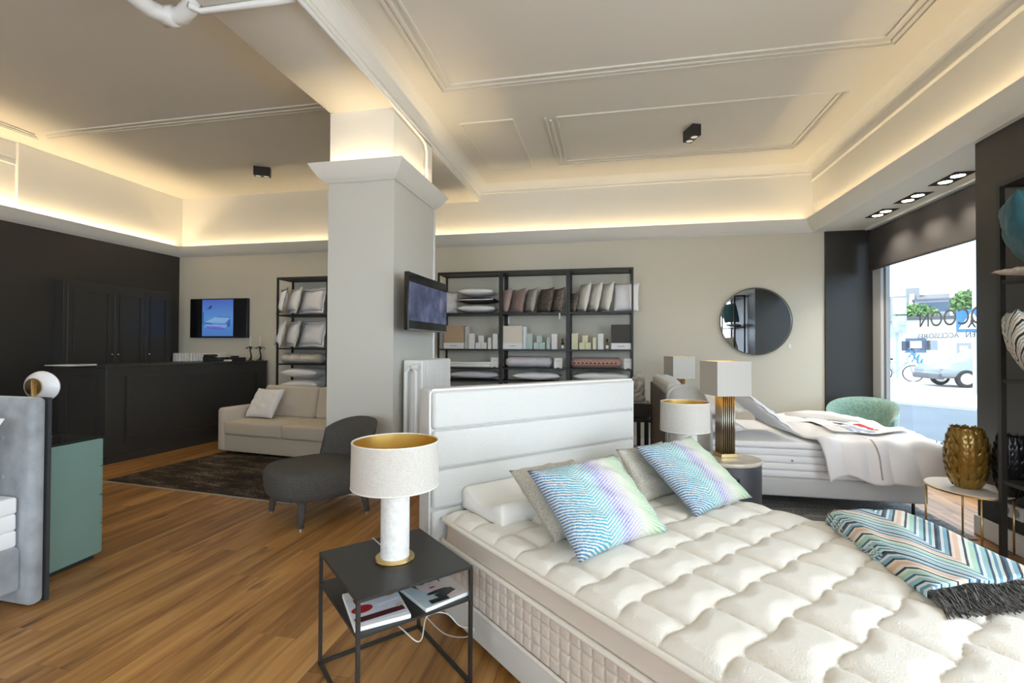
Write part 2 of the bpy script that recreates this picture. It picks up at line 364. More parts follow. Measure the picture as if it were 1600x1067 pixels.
# rear wall with shop window opening (behind the camera)
struct(boxes('wall_rear',[(XL,-5.2,YR-.2,YR,-.02,4.1),(2.2,XW+.25,YR-.2,YR,-.02,4.1),(-5.2,2.2,YR-.2,YR,2.95,4.1),(-5.2,2.2,YR-.2,YR,-.02,.2)],'wall'))
# ceilings, beam, storeys above
struct(box('ceiling',CX1-.3,XW+.3,YR,YB+.2,ZC,ZC+.3,'ceil'))
struct(box('ceiling_left',XL-.2,CX0+.3,YR,YB+.2,ZCL,ZCL+.2,'ceil'))
struct(box('beam',CX0,CX1,YR,YB,ZBEAM,ZC+.2,'white',bev=.015,seg=3))
struct(box('upper_storeys',XL-.2,XW+.3,YR-.2,YB+.2,4.25,9.5,simple('render_outside',(.6,.58,.55))))
# beam side cavetto and rails
def sweep_x(name,prof,x0,x1,m):   # profile in (y,z)
    return prism(name,prof,x1-x0,m,None,'x',(x0,0,0))
def sweep_y(name,prof,y0,y1,m):   # profile in (x,z)
    return prism(name,prof,y1-y0,m,None,'y',(0,y0,0))
def arc(cx,cz,r0,r1,a0,a1,n=8): return [(cx+r0*math.cos(R(a0+(a1-a0)*i/n)),cz+r1*math.sin(R(a0+(a1-a0)*i/n))) for i in range(n+1)]
nT=[0]
def trim(o): nT[0]+=1; o.name='trim_%d'%nT[0]; return struct(o)
q=.16
trim(sweep_y('t',[(CX1-.01,ZC+.05),(CX1-.01,ZC-q)]+arc(CX1+q,ZC-q,q,q,180,90)+[(CX1+q,ZC+.05)],YR,YB,'white'))
trim(sweep_x('t',[(YB+.01,ZC+.05),(YB+.01,ZC-q)]+[(YB-q+q*(1-math.cos(R(a)))*0+0,0) for a in ()]+[(YB-y_,z_) for y_,z_ in [(q-q*math.sin(R(a)),ZC-q+q*(1-math.cos(R(a)))) for a in ()]]+[(YB-q*(1-math.cos(R(a))),ZC-q+q*math.sin(R(a))) for a in range(0,91,11)]+[(YB-q,ZC+.05)],CX1,XU,'white'))
trim(sweep_y('t',[(XU+.01,ZC+.05),(XU+.01,ZC-q)]+[(XU-q*(1-math.cos(R(a))),ZC-q+q*math.sin(R(a))) for a in range(0,91,11)]+[(XU-q,ZC+.05)],YR,YB,'white'))
for z in (3.69,3.735): trim(sweep_y('t',arc(CX1,z,.018,.012,-90,90,5),YR,YB,'white'))
for z in (3.775,3.838): trim(sweep_x('t',[(YB-.004-a,b_) for a,b_ in arc(0,z-ZC*0,.02,.012,-90,90,5)],CX1,XU,'white'))
for z,rr in ((3.674,.03),(3.77,.016),(3.825,.014)): trim(sweep_y('t',[(XU-a,b_) for a,b_ in arc(0,z,rr,rr*.6,-90,90,5)],YR,YB,'white'))
for z in (3.72,3.80): trim(sweep_y('t',[(XL+a,b_) for a,b_ in arc(0,z,.02,.014,-90,90,5)],YR,4.75,'white'))
trim(box('t',XL,XL+.05,4.75,YB,ZLIP-.05,ZCL,'white',bev=.01))
def frame_lines(x0,x1,y0,y1,zc,offs,wd=.022,dp=.014,sides='lrfb'):
    for o in offs:
        a,b_,c,d=x0-o,x1+o,y0-o,y1+o; L=[]
        if 'f' in sides: L.append((a,b_,c-wd/2,c+wd/2,zc-dp,zc+.01))
        if 'b' in sides: L.append((a,b_,d-wd/2,d+wd/2,zc-dp,zc+.01))
        if 'l' in sides: L.append((a-wd/2,a+wd/2,c,d,zc-dp,zc+.01))
        if 'r' in sides: L.append((b_-wd/2,b_+wd/2,c,d,zc-dp,zc+.01))
        trim(boxes('t',L,'ceil'))
frame_lines(-1.60,2.27,-2.2,4.42,ZC,(-.12,-.05,0))
frame_lines(-.567,2.235,5.13,6.36,ZC,(0,)); frame_lines(-.567,2.10,5.25,6.36,ZC,(.07,.12),sides='lrb')
frame_lines(-1.63,-1.04,5.09,6.485,ZC,(0,))
frame_lines(-6.9,-2.9,-2.2,4.72,ZCL,(-.12,-.05,0),sides='b'); frame_lines(-7.06,-2.9,-2.2,4.72,ZCL,(-.12,-.05,0),sides='l')
# light coves
D=.14
def cove(d=D,back=.0):
    return [(0,ZCV),(.012,ZCV-.004),(.022,ZCV+.004)]+[(.022+(d-.022)*(a/9),ZCV+.006+(ZLIP-ZCV-.012)*(.42*(a/9)+.58*(a/9)**2)) for a in range(1,10)]+[(d,ZLIP),(d-.014,ZLIP),(d-.018,ZLIP-.03),(.01,ZLIP-.07),(0,ZLIP-.07)]
cp_=cove()
struct(sweep_x('cove_back',[(YB-a,b_) for a,b_ in cp_],XL,XU+.02,'white'))
struct(sweep_y('cove_left',[(XL+a,b_) for a,b_ in cp_],YR,YB,'white'))
struct(sweep_y('cove_right',[(XU+.01-a,b_) for a,b_ in cp_],YR,YB,'white'))
# column with flared capital
col=struct(box('column',CX0,CX1,CY0,CY1,-.02,ZBEAM+.05,'white',bev=.008))
struct(boxes('column_shaft',[(CX0-.006,CX1+.006,CY0-.006,CY1+.006,.0,ZCV)],'column'))
v=[];f=[];rings=[(a,b_) for a,b_ in cove(.135)]
for a,b_ in rings:
    a+=.006; v+=[(CX0-a,CY0-a,b_),(CX1+a,CY0-a,b_),(CX1+a,CY1+a,b_),(CX0-a,CY1+a,b_)]
for k in range(len(rings)-1):
    for i in range(4): j=(i+1)%4; f.append((k*4+i,k*4+j,k*4+4+j,k*4+4+i))
struct(mesh('column_capital',v,f,'white'))
struct(boxes('baseboard_column',[(CX0-.02,CX1+.02,CY0-.02,CY1+.02,0,.10)],'trimw'))
# led strips lying in the coves
def led(name,x0,x1,y0,y1,z,label):
    tag(box(name,x0,x1,y0,y1,z,z+.006,'led'),label,'led strip','warm LED strips hidden in the coves')
led('led_strip',XL+.16,XU-.1,YB-.095,YB-.075,ZLIP-.05,'warm white LED strip lying in the cove of the beige wall')
led('led_strip',XL+.068,XL+.09,YR+.1,YB-.15,ZLIP-.045,'warm white LED strip lying in the cove above the dark wall')
led('led_strip',XU-.085,XU-.065,YR+.1,YB-.15,ZLIP-.05,'warm white LED strip lying in the cove above the shop windows')
led('led_strip',CX0,CX1,CY0-.085,CY0-.07,ZLIP-.05,'short LED strip in the column capital facing the sales floor')
led('led_strip',CX1+.07,CX1+.085,CY0,CY1,ZLIP-.05,'short LED strip in the column capital above the wall screen')
# baseboards
struct(box('baseboard_back',XL,2.83,YB-.016,YB,0,.10,'trimw',bev=.004))
struct(box('baseboard_right',XP-.018,XP,2.45,4.30,0,.145,'trimw',bev=.006))
struct(box('baseboard_pier',XP-.018,XW,4.30,4.318,0,.145,'trimw',bev=.006))
# ---- shop window
win=struct(box('window_1',XW-.02,XW+.08,4.30,YB-.03,0,.12,simple('window_sill',(.70,.70,.70),.5)))
gl=bpy.data.materials.new('window_glass'); gl.use_nodes=True; nt=gl.node_tree; nt.nodes.remove(nt.nodes['Principled BSDF'])
tr=nt.nodes.new('ShaderNodeBsdfTransparent'); tr.inputs[0].default_value=(.95,.97,.97,1); gs=nt.nodes.new('ShaderNodeBsdfGlossy'); gs.inputs['Roughness'].default_value=.02; ms=nt.nodes.new('ShaderNodeMixShader'); ms.inputs[0].default_value=.05
nt.links.new(tr.outputs[0],ms.inputs[1]); nt.links.new(gs.outputs[0],ms.inputs[2]); nt.links.new(ms.outputs[0],nt.nodes['Material Output'].inputs[0]); M['glass']=gl
box('pane',XW+.025,XW+.033,4.30,6.89,.16,2.96,'glass',win)
fm=simple('window_frame_white',(.78,.79,.80),.4)
boxes('window_frame',[(XW-.01,XW+.06,6.955,YB-.03,.12,2.97),(XW,XW+.06,4.30,6.9,.12,.165),(XW,XW+.06,4.30,6.9,2.9,2.97)],fm,win)
boxes('window_mullion',[(XW+.01,XW+.055,6.875,6.93,.12,2.97)],simple('window_frame_grey',(.36,.36,.36),.5),win)
for yw,(y0,y1) in ((2,(-5.2,2.45)),):
    w2=struct(box('window_2',XW-.02,XW+.08,y0,y1,0,.12,M['window_sill'])); boxes('window_frame',[(XW,XW+.06,y0,y1,.12,.17),(XW,XW+.06,y0,y1,2.9,2.97),(XW,XW+.06,-2.0,-1.93,.17,2.9)],fm,w2)
    box('pane',XW+.045,XW+.053,y0,y1,.17,2.9,'glass',w2)
w3=struct(box('window_3',-5.2,2.2,YR-.12,YR-.02,.2,.26,M['window_sill'])); box('pane',-5.2,2.2,YR-.16,YR-.152,.26,2.95,'glass',w3)
# lettering on the pane, reads from the street
sg=simple('window_lettering',(.16,.17,.18),.6)
def win_text(s,size,ystart,z,label,ywidth=None):
    o=text_mesh('window_lettering',s,size,sg,None,.0008); bb=[q_.co.x for q_ in o.data.vertices]; L=max(bb)-min(bb)
    k=(ywidth/L) if ywidth else 1
    me=o.data; bpy.data.objects.remove(o); bm=bmesh.new(); bm.from_mesh(me); bmesh.ops.remove_doubles(bm,verts=bm.verts,dist=1e-6); seen=set(); isl=[]
    for v0 in bm.verts:
        if v0.index in seen: continue
        st=[v0]; seen.add(v0.index); cur=[]
        while st:
            q_=st.pop(); cur.append(q_.index)
            for e_ in q_.link_edges:
                w_=e_.other_vert(q_)
                if w_.index not in seen: seen.add(w_.index); st.append(w_)
        isl.append(cur)
    T=thing('window_lettering',label,'lettering',(XW+.036,ystart,z)); bm.verts.ensure_lookup_table()
    for cur in isl:
        s_=set(cur); mp_={i:n_ for n_,i in enumerate(cur)}
        V=[(0+bm.verts[i].co.z,(bm.verts[i].co.x-min(bb))*k,bm.verts[i].co.y) for i in cur]; F=[tuple(mp_[q_.index] for q_ in f_.verts) for f_ in bm.faces if f_.verts[0].index in s_]
        mesh('letter',V,F,sg,T)
    bm.free(); return T
t=atx(1437,512,XW+.036); t2=atx(1437,488,XW+.036); t3=atx(1514,497,XW+.036); t4=atx(1458,512,XW+.036)
pitch=(t.y-t3.y)/4.0
win_text('COCOON',(t2.z-t.z)*1.36,t.y-pitch*6.05,t.z+.005,'large grey lettering COCOON on the shop window pane',pitch*6.05)
t=atx(1434,527,XW+.036); win_text('EN · BETTEN · ACCESSOIRES',.075,t.y-1.35,t.z-.015,'small grey lettering BETTEN ACCESSOIRES on the pane under the big word',1.35)
t=atx(1433,684,XW+.036); e=atx(1485,697,XW+.036); win_text('BETTEN.com',.115,t.y-(t.y-e.y)*1.62,t.z-.045,'grey lettering BETTEN.com low on the shop window pane',(t.y-e.y)*1.62)
# roller blind
bl=thing('roller_blind','dark roller blind half lowered over the shop window','blind',(3.28,0,0))
boxes('blind_fabric',[(0,.006,4.302,7.0,2.42,2.9)],'blind',bl); box('bottom_bar',-.006,.014,4.302,7.0,2.40,2.425,'black',bl,bev=.004)
tube('roller_tube',[(.03,4.302,2.90),(.03,7.0,2.90)],.03,'blind',bl,12); boxes('ceiling_rail',[(-.03,.07,4.302,7.02,2.935,2.972)],'trimw',bl)
box('bracket',-.02,.05,7.0,7.03,2.80,2.95,'blackm',bl,bev=.004)
# recessed double spots
for i,(px,py) in enumerate(((1379,333),(1426,309),(1488,279))):
    p=atz(px,py,2.972); t=thing('recessed_spot',('black double recessed spot nearest the beige wall','black double recessed spot in the middle of the row over the window','black double recessed spot nearest the dark pier')[i],'ceiling spot',(3.085,p.y,2.972),0,'recessed double spots over the window')
    box('trim_plate',-.085,.085,-.19,.19,-.004,.002,'blackm',t,bev=.001,seg=1)
    for s in (-1,1):
        l_=lathe('lamp',[(.0,-.0055),(.052,-.0055),(.052,-.004)],'spotglow',t,20,(0,s*.085,0)); lathe('bezel',[(.053,-.004),(.062,-.008),(.066,-.004)],'black',l_,20,(0,s*.085,0),cap=False)
        d=bpy.data.lights.new('spot_light','SPOT'); d.energy=30; d.color=(1,.86,.68); d.spot_size=R(95); d.spot_blend=.6; d.shadow_soft_size=.05
        lo=bpy.data.objects.new('spot_light',d); lo.location=(0,s*.085,-.02); link(lo,t)
# surface box spots on the ceilings
def box_spot(x,y,z,rz,label,on=1):
    t=thing('ceiling_box_spot',label,'ceiling spot',(x,y,z),rz,'black surface mounted ceiling spots')
    box('housing',-.05,.05,-.11,.11,-.125,0,'black',t,bev=.003)
    for s in (-1,1):
        lathe('lens',[(0,-.127),(.036,-.127),(.036,-.125)],'spotdim',t,16,(0,s*.053,0)); lathe('bezel',[(.036,-.125),(.042,-.13),(.046,-.125)],'black',t,16,(0,s*.053,0),cap=False)
        d=bpy.data.lights.new('spot_light','SPOT'); d.energy=14; d.color=(1,.84,.64); d.spot_size=R(100); d.spot_blend=.8; d.shadow_soft_size=.06
        lo=bpy.data.objects.new('spot_light',d); lo.location=(0,s*.053,-.14); link(lo,t)
p=atz(1081,200,ZC); box_spot(p.x,p.y,ZC,R(20),'black box spot on the white panelled ceiling above the beds')
p=atz(410,262,ZCL); box_spot(p.x,p.y,ZCL,R(-62),'black box spot on the yellowish ceiling above the sofa')
# pipes under the ceiling
p1=[atz(*k,3.62) for k in ((190,-25),(232,12),(262,26),(285,24))]+[atz(300,8,3.66),atz(300,-30,3.75)]
pp=thing('ceiling_drain_pipe','white bent drain pipe under the ceiling beside the beam','pipe',(0,0,0)); tube('pipe',p1,.055,'radw',pp,14)
a=p1[2]; dv=(p1[3]-p1[2]).normalized(); tube('collar',[a-dv*.03,a+dv*.06],.064,'radw',pp,14)
p2=[(CX0-.03,2.62,3.62),(CX0-.01,2.70,3.625),(CX1+.02,2.72,3.632)]
tag(tube('thin_white_pipe',p2,.022,'radw'),'thin white pipe crossing under the beam','pipe')
cx=CX1+.04
pts=[(cx,-1,3.60),(cx,3.0,3.61),(cx,3.95,3.615),(cx,4.75,3.60),(cx,4.86,3.57),(cx+.0,4.90,3.50),(cx,4.90,3.2),(cx,4.90,2.99)]
tag(tube('white_conduit',pts,.017,'radw'),'white conduit running along the beam and down the column','conduit')
tag(tube('white_riser_pipe',[(CX1+.012,CY1+.030,.02),(CX1+.012,CY1+.030,2.95)],.018,'radw'),'thin white riser pipe on the column side behind the screen','pipe')
# double socket on the pier
p=atx(1588,800,XP); so=thing('wall_socket','white double wall socket on the dark pier above the baseboard','socket',(XP-.019,p.y,p.z))
box('plate',-.008,.018,-.085,.085,-.045,.045,'trimw',so,bev=.004)
for s in (-1,1):
    c_=lathe('socket_ring',[(.028,0),(.032,.004),(.034,0)],'trimw',so,20,cap=False); c_.rotation_euler=(0,R(-90),0); c_.location=(-.008,s*.042,0)
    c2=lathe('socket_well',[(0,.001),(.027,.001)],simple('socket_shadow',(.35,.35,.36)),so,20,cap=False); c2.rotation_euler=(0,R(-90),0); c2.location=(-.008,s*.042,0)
# ================================================================ NEAR BED
BA=47.54; BC=Vector((-.885,2.413,0)); BU=Vector((math.cos(R(BA)),math.sin(R(BA)),0)); BV=Vector((BU.y,-BU.x,0)); BW,BL_=1.52,2.06
def bedp(u,v,z): return BC+BU*u+BV*v+Vector((0,0,z))
bed=thing('upholstered_bed','cream bouclé box spring bed with channelled headboard beside the black side table','bed',BC,R(BA))
box('base',0,BW,-BL_,-.005,.045,.184,'basew',bed,bev=.012,seg=3)
for x in (.12,BW-.12):
    for y in (-.15,-BL_+.15): lathe('leg',[(.025,0),(.03,.05)],'black',bed,12,(x,y,0))
hb=box('headboard',-.055,BW+.03,.0,.115,.0,1.18,'cream',bed,bev=.014,seg=3)
zs=[(.968,1.166),(.762,.962),(.556,.756),(.30,.550)]
for i,(z0,z1) in enumerate(zs): box('channel_panel',-.040,BW+.015,-.026,.03,z0,z1,'cream',hb,bev=.022,seg=4)
tube('piping',[(-.05,-.004,.01),(-.05,-.004,1.16),(-.035,-.004,1.176),(BW+.01,-.004,1.176),(BW+.025,-.004,1.16),(BW+.025,-.004,.01)],.006,simple('white_piping',(.82,.80,.76)),hb,6)
# mattress
mt=thing('mattress','thick quilted cream mattress with checked side panel on the near bed','mattress',BC+BV*.032+Vector((0,0,.184)),R(BA))
zb,z1,z2=0.0,.221,.326   # above base
box('core',.012,BW-.012,-BL_+.012,-.03,zb,z2-.002,'mattside',mt,bev=.03,seg=3)
def quilt_side(L,ny,nz_,flip):
    v=[];f=[]; cell=.0555
    for i in range(ny+1):
        for k in range(nz_+1):
            y=-.035-i*(L-.07)/ny; z=zb+.012+k*(z1-zb-.020)/nz_
            a=abs(math.sin(math.pi*i*36/ny)); b_=abs(math.sin(math.pi*k*4/nz_)); h=.008*min(1,(a*b_)**.25*1.05)
            v.append((.010-h,y,z))
    for i in range(ny):
        for k in range(nz_):
            f.append((i*(nz_+1)+k,(i+1)*(nz_+1)+k,(i+1)*(nz_+1)+k+1,i*(nz_+1)+k+1))
    return v,f
v,f=quilt_side(BL_,360,40,0); mesh('quilted_side_panel',v,f,'mattside',mt,True)
v2,f2=quilt_side(BL_,180,20,0); mesh('quilted_side_panel',[(BW-x,y,z) for x,y,z in v2],[q[::-1] for q in f2],'mattside',mt,True)
def ring(z,o): 
    r=.05; P=[]
    for cx,cy,a0 in ((BW-r-o,-r-o,0),(r+o,-r-o,90),(r+o,-BL_+r+o,180),(BW-r-o,-BL_+r+o,270)):
        for a in range(0,91,15): P.append((cx+r*math.cos(R(a0+a)),cy+r*math.sin(R(a0+a)),z))
    return P
tube('lower_piping',ring(.003,.004),.009,'piping',mt,8,True)
tube('middle_piping',ring(z1,-.002),.0115,'piping',mt,8,True)
tube('upper_piping',ring(z2,.000),.011,'piping',mt,8,True)
bandv=[];bandf=[];R0=ring(0,.004); n=len(R0)
for k in range(7):
    t=k/6; o=.012*math.sin(math.pi*t)
    for p in ring(z1+(z2-z1)*t,.006+o): bandv.append(p)
for k in range(6):
    for i in range(n): j=(i+1)%n; bandf.append((k*n+i,k*n+j,(k+1)*n+j,(k+1)*n+i))
mesh('border_band',bandv,bandf,'mattside',mt,True)
NX,NY=270,360; v=[];f=[]
for i in range(NX+1):
    for j in range(NY+1):
        x=BW*i/NX; y=-BL_*j/NY
        ed=min(x,BW-x,-y,BL_+y); ro=max(0,1-ed/.07)
        p,q_=x/.30,y/.36
        a=math.sin(math.pi*(p+q_)+.72*math.sin(2*math.pi*(p-q_))); b_=math.sin(math.pi*(p-q_)+.72*math.sin(2*math.pi*(p+q_)))
        h=.024*min(1,(abs(a*b_))**.30*1.1)*min(1,ed/.05)
        z=z2+.012+.020*min(1,ed/.35)+h-.022*ro**2
        v.append((x,y,z))
for i in range(NX):
    for j in range(NY): a=i*(NY+1)+j; f.append((a,a+1,a+NY+2,a+NY+1))
mesh('quilted_top',v,[q_[::-1] for q_ in f],'matt',mt,True)
TOPZ=.184+z2+.038   # sleeping surface
# contour foam pillows
def contour(u0,v0,w_,label):
    t=thing('foam_neck_pillow',label,'pillow',bedp(u0,v0,TOPZ-.012),R(BA),'white contoured foam pillows on the near bed')
    N=24;prof=[]
    for i in range(N+1):
        s=i/N; y=-.38*s; z=.085+.028*math.cos(2*math.pi*s)+.012*(1-s)
        e=min(s,1-s)*.38; z-=max(0,.03-e)**2*22
        prof.append((y,z))
    v=[];f=[];xs=[0,.012,.03,w_-.03,w_-.012,w_]; sc=[.80,.95,1,1,.95,.80]
    for x,k in zip(xs,sc):
        for y,z in prof: v.append((x,-.19+(y+.19)*(.96+.04*k),z*k+(1-k)*.04))
        for y,z in prof[::-1]: v.append((x,-.19+(y+.19)*(.96+.04*k),(1-k)*.05))
    m_=2*(N+1)
    for a in range(len(xs)-1):
        for i in range(m_): j=(i+1)%m_; f.append((a*m_+i,(a+1)*m_+i,(a+1)*m_+j,a*m_+j))
    f.append(tuple(range(m_))); f.append(tuple((len(xs)-1)*m_+i for i in range(m_))[::-1])
    mesh('foam_body',v,f,'foam',t,True)
contour(.13,.03,.62,'white contoured foam pillow at the bed edge next to the side table')
contour(.86,.03,.60,'white contoured foam pillow behind the two cushions on the far half of the near bed')
# cushions leaning
def lean(name,BLp,TLp,width,t,m,label,group,z=None,seed=1,tilt=0,parts=None,pinch=.07):
    z=z or TOPZ
    bl=atz(*BLp,z); tl=atv(*TLp,bl,BA-90+tilt); br=bl+(BU*math.cos(R(tilt))+BV*math.sin(R(tilt))*0)*width
    MX,w_,h_=frame_from(bl,br,tl)
    e=bpy.data.objects.new(name,None); COL.objects.link(e); e.matrix_world=MX; e.empty_display_size=.05; tag(e,label,'cushion',group)
    c=pillow_mesh('cover',w_,h_,t,m,e,26,seed,.012,pinch)
    return e,w_,h_
zg='zigzag cushions on the near bed'
e,w_,h_=lean('zigzag_cushion',(905,880),(823,735),.56,.14,'zig_cushion','blue green zigzag cushion leaning in front of the foam pillow',zg,TOPZ+.024,3)
print('zig1',w_,h_)
e,w_,h_=lean('zigzag_cushion',(1088,808),(990,697),.54,.11,'zig_cushion','blue green zigzag cushion on the window half of the near bed',zg,TOPZ+.018,5)
print('zig2',w_,h_)
bgp='beige bouclé cushions on the near bed'
e,w_,h_=lean('boucle_cushion',(868,848),(795,735),.42,.13,'boucle','beige bouclé cushion behind the zigzag cushion by the side table',bgp,TOPZ+.022,8)
print('bc1',w_,h_)
e,w_,h_=lean('boucle_cushion',(1003,788),(962,702),.42,.095,'boucle','beige bouclé cushion behind the zigzag cushion on the window half',bgp,TOPZ+.014,9)
print('bc2',w_,h_)
# throw folded on the foot end
th=thing('folded_throw','folded wool throw with zigzag stripes and dark fringe on the near bed','throw',bedp(0,0,TOPZ))
A=[bedp(1.44,1.29,0),bedp(1.72,1.50,0),bedp(1.34,2.02,0),bedp(.90,1.80,0)]   # far-left, far-right, near-right(fringe), near-left
ld=((A[2]+A[3])-(A[0]+A[1])); th.rotation_euler=(0,0,math.atan2(ld.y,ld.x)+math.pi/2); _q=Matrix.Rotation(-th.rotation_euler.z,3,'Z'); A=[tuple((_q@(a-Vector((th.location.x,th.location.y,0))))[:2]) for a in A]
def quad(s,t): # s along length (0 far,1 fringe), t across
    a=Vector(A[0]).lerp(Vector(A[3]),s); b_=Vector(A[1]).lerp(Vector(A[2]),s); return a.lerp(b_,t)
NS,NT=40,24; v=[];f=[]
for i in range(NS+1):
    for j in range(NT+1):
        s,t=i/NS,j/NT; p=quad(s,t); e=min(t,1-t)*.55
        z=.062*min(1,(e/.035))**.5*(1-.35*s)+.010*nz(s*2.2,t*2.5,1,3)+.004
        if s<.06: z*=.55+.45*(s/.06)**.5
        v.append((p.x,p.y,z+.012))
for i in range(NS):
    for j in range(NT): a=i*(NT+1)+j; f.append((a,a+1,a+NT+2,a+NT+1))
nb=len(v)
for (x,y,z) in v[:nb]: pass
top=mesh('folded_cloth',v,f,'zig_throw',th,True); md=top.modifiers.new('t','SOLIDIFY'); md.thickness=.012; md.offset=-1
# rolled folds seen at the far-left edge
for k in range(3):
    pts=[]
    for i in range(13):
        s=i/12*.62; p=quad(s,.0); d=(quad(s,0)-quad(s,.2)).normalized(); pts.append((p.x+d.x*(.004-.006*k),p.y+d.y*(.004-.006*k),.014+.017*k*(1-.4*s)))
    tube('fold_edge',pts,.010,'zig_throw',th,8)
bm=bmesh.new(); v=[];f=[]
for k in range(230):
    t=random.random(); p=quad(.985,t); d=(quad(1,t)-quad(.8,t)).normalized(); side=(quad(1,1)-quad(1,0)).normalized()
    L=.115*random.uniform(.75,1.1); wv=random.uniform(-.35,.35); b0=len(v); r_=.0028; z0=.038+random.uniform(-.02,.012)
    for i in range(5):
        q_=i/4; c=p+d*(L*q_)+side*(wv*L*q_*q_+.006*math.sin(q_*5+k)); z=max(.012,z0*(1-q_**1.5))+random.uniform(0,.006)
        for a in range(3): v.append((c.x+side.x*r_*math.cos(a*2.1),c.y+side.y*r_*math.cos(a*2.1),z+r_*math.sin(a*2.1)))
    for i in range(4):
        for a in range(3): j=(a+1)%3; f.append((b0+i*3+a,b0+i*3+j,b0+i*3+3+j,b0+i*3+3+a))
stuff(mesh('fringe',v,f,simple('fringe_wool',(.15,.14,.13),.95,var=.7,vscale=90),th,True))
# ================================================================ SIDE TABLES + LAMPS
def side_table(loc,rz,label,wx,wy,h):
    t=thing('metal_side_table',label,'side table',loc,rz,'black metal side tables beside the near bed')
    box('table_top',-wx/2,wx/2,-wy/2,wy/2,h-.012,h,'black',t,bev=.002,seg=1)
    b_=.014
    for sx in (-1,1):
        for sy in (-1,1):
            x,y=sx*(wx/2-b_/2),sy*(wy/2-b_/2); box('leg',x-b_/2,x+b_/2,y-b_/2,y+b_/2,0,h-.012,'black',t)
    for s in (-1,1):
        box('floor_rail',-wx/2,wx/2,s*(wy/2-b_/2)-b_/2,s*(wy/2-b_/2)+b_/2,0,b_,'black',t)
        box('floor_rail',s*(wx/2-b_/2)-b_/2,s*(wx/2-b_/2)+b_/2,-wy/2,wy/2,0,b_,'black',t)
    box('shelf',-wx/2+.002,wx/2-.002,-wy/2+.002,wy/2-.002,h-.142,h-.132,'black',t)
    return t
Tc=[Vector(q_) for q_ in ((-1.262,1.941,0),(-.927,2.291,0),(-.56,1.942,0),(-.884,1.579,0))]
tc=sum(Tc,Vector())/4; TW,TD,TH=.485,.51,.491
tb1=side_table((tc.x,tc.y,0),R(BA),'black metal side table with a lower shelf holding two magazines',TW,TD,TH)
r2=bedp(BW+.33,.24,0); side_table((r2.x,r2.y,0),R(BA),'black metal side table between the near bed and the drum nightstand',TW,TD,TH)
def round_lamp(loc,label,base,h=.50,rs=.182,sh=.185,group='round linen table lamps'):
    t=thing('table_lamp',label,'table lamp',loc,0,group)
    if base=='cyl':
        lathe('foot',[(0,0),(.082,0),(.084,.008),(.08,.014),(.066,.016)],'brass',t,36); lathe('stem',[(.0605,.014),(.0605,h-sh+.02),(.0,h-sh+.02)],'traver',t,36)
    else:
        lathe('foot',[(0,0),(.115,0),(.115,.012),(.10,.016)],'traver',t,36); lathe('stem',[(.105,.012),(.092,.09),(.078,h-sh+.02),(0,h-sh+.02)],'traver',t,36)
    s=lathe('lamp_shade',[(rs,h-sh),(rs*.985,h)],'linen',t,48,cap=False)
    lathe('gold_lining',[(rs-.004,h-sh+.002),(rs*.985-.004,h-.001)],'goldin',s,48,cap=False)
    tube('rim',[((rs-.002)*.986*math.cos(a*math.pi/20),(rs-.002)*.986*math.sin(a*math.pi/20),h) for a in range(40)],.0035,simple('cream_rim',(.75,.70,.62)),s,6,True)
    tube('rim',[((rs-.002)*math.cos(a*math.pi/20),(rs-.002)*math.sin(a*math.pi/20),h-sh) for a in range(40)],.0035,M['cream_rim'],s,6,True)
    lathe('diffuser',[(0,h-sh+.03),(rs-.01,h-sh+.03)],simple('lamp_diffuser',(.8,.78,.72)),s,32,cap=False)
    return t
lp=atz(617,873,TH)
round_lamp((lp.x,lp.y,TH),'linen drum table lamp with gold lining and slim travertine stem on brass foot','cyl',.505,.185,.187)
p=bedp(BW+.33,.20,0); q_=aty(1070,660,3.62)
round_lamp((q_.x,3.62,TH),'linen drum table lamp with thick flared white base behind the cushions','cone',.525,.170,.20)
# lamp cord: over the table back edge, under the shelf, to the bed
_s=(lp-tc).dot(BV); _e=lp-BV*(_s+.262); _e.z=0
tag(tube('lamp_cord',[lp-BV*.075+Vector((0,0,.004)),lp-BV*(_s+.20)+Vector((0,0,.004)),_e+Vector((0,0,TH+.003)),_e-BV*.006+Vector((0,0,TH-.05))]+smooth_pts([_e-BV*.008+Vector((0,0,.36)),tc+BU*-.05-BV*.20+Vector((0,0,.27)),tc+BU*.0+BV*.10+Vector((0,0,.235)),tc+BU*.05+BV*.16+Vector((0,0,.20)),tc+BU*.11+BV*.10+Vector((0,0,.255)),tc+BU*.19+BV*.12+Vector((0,0,.25)),tc+BU*.235+BV*.16+Vector((0,0,.20)),tc+BU*.275+BV*.21+Vector((0,0,.195)),tc+BU*.30+BV*.10+Vector((0,0,.10)),tc+BU*.30-BV*.1+Vector((0,0,.02)),tc+BU*.30-BV*.3+Vector((0,0,.012))]),.0028,simple('clear_cord',(.75,.74,.70),.3),None,6),'pale lamp cord hanging below the side table shelf','cord')
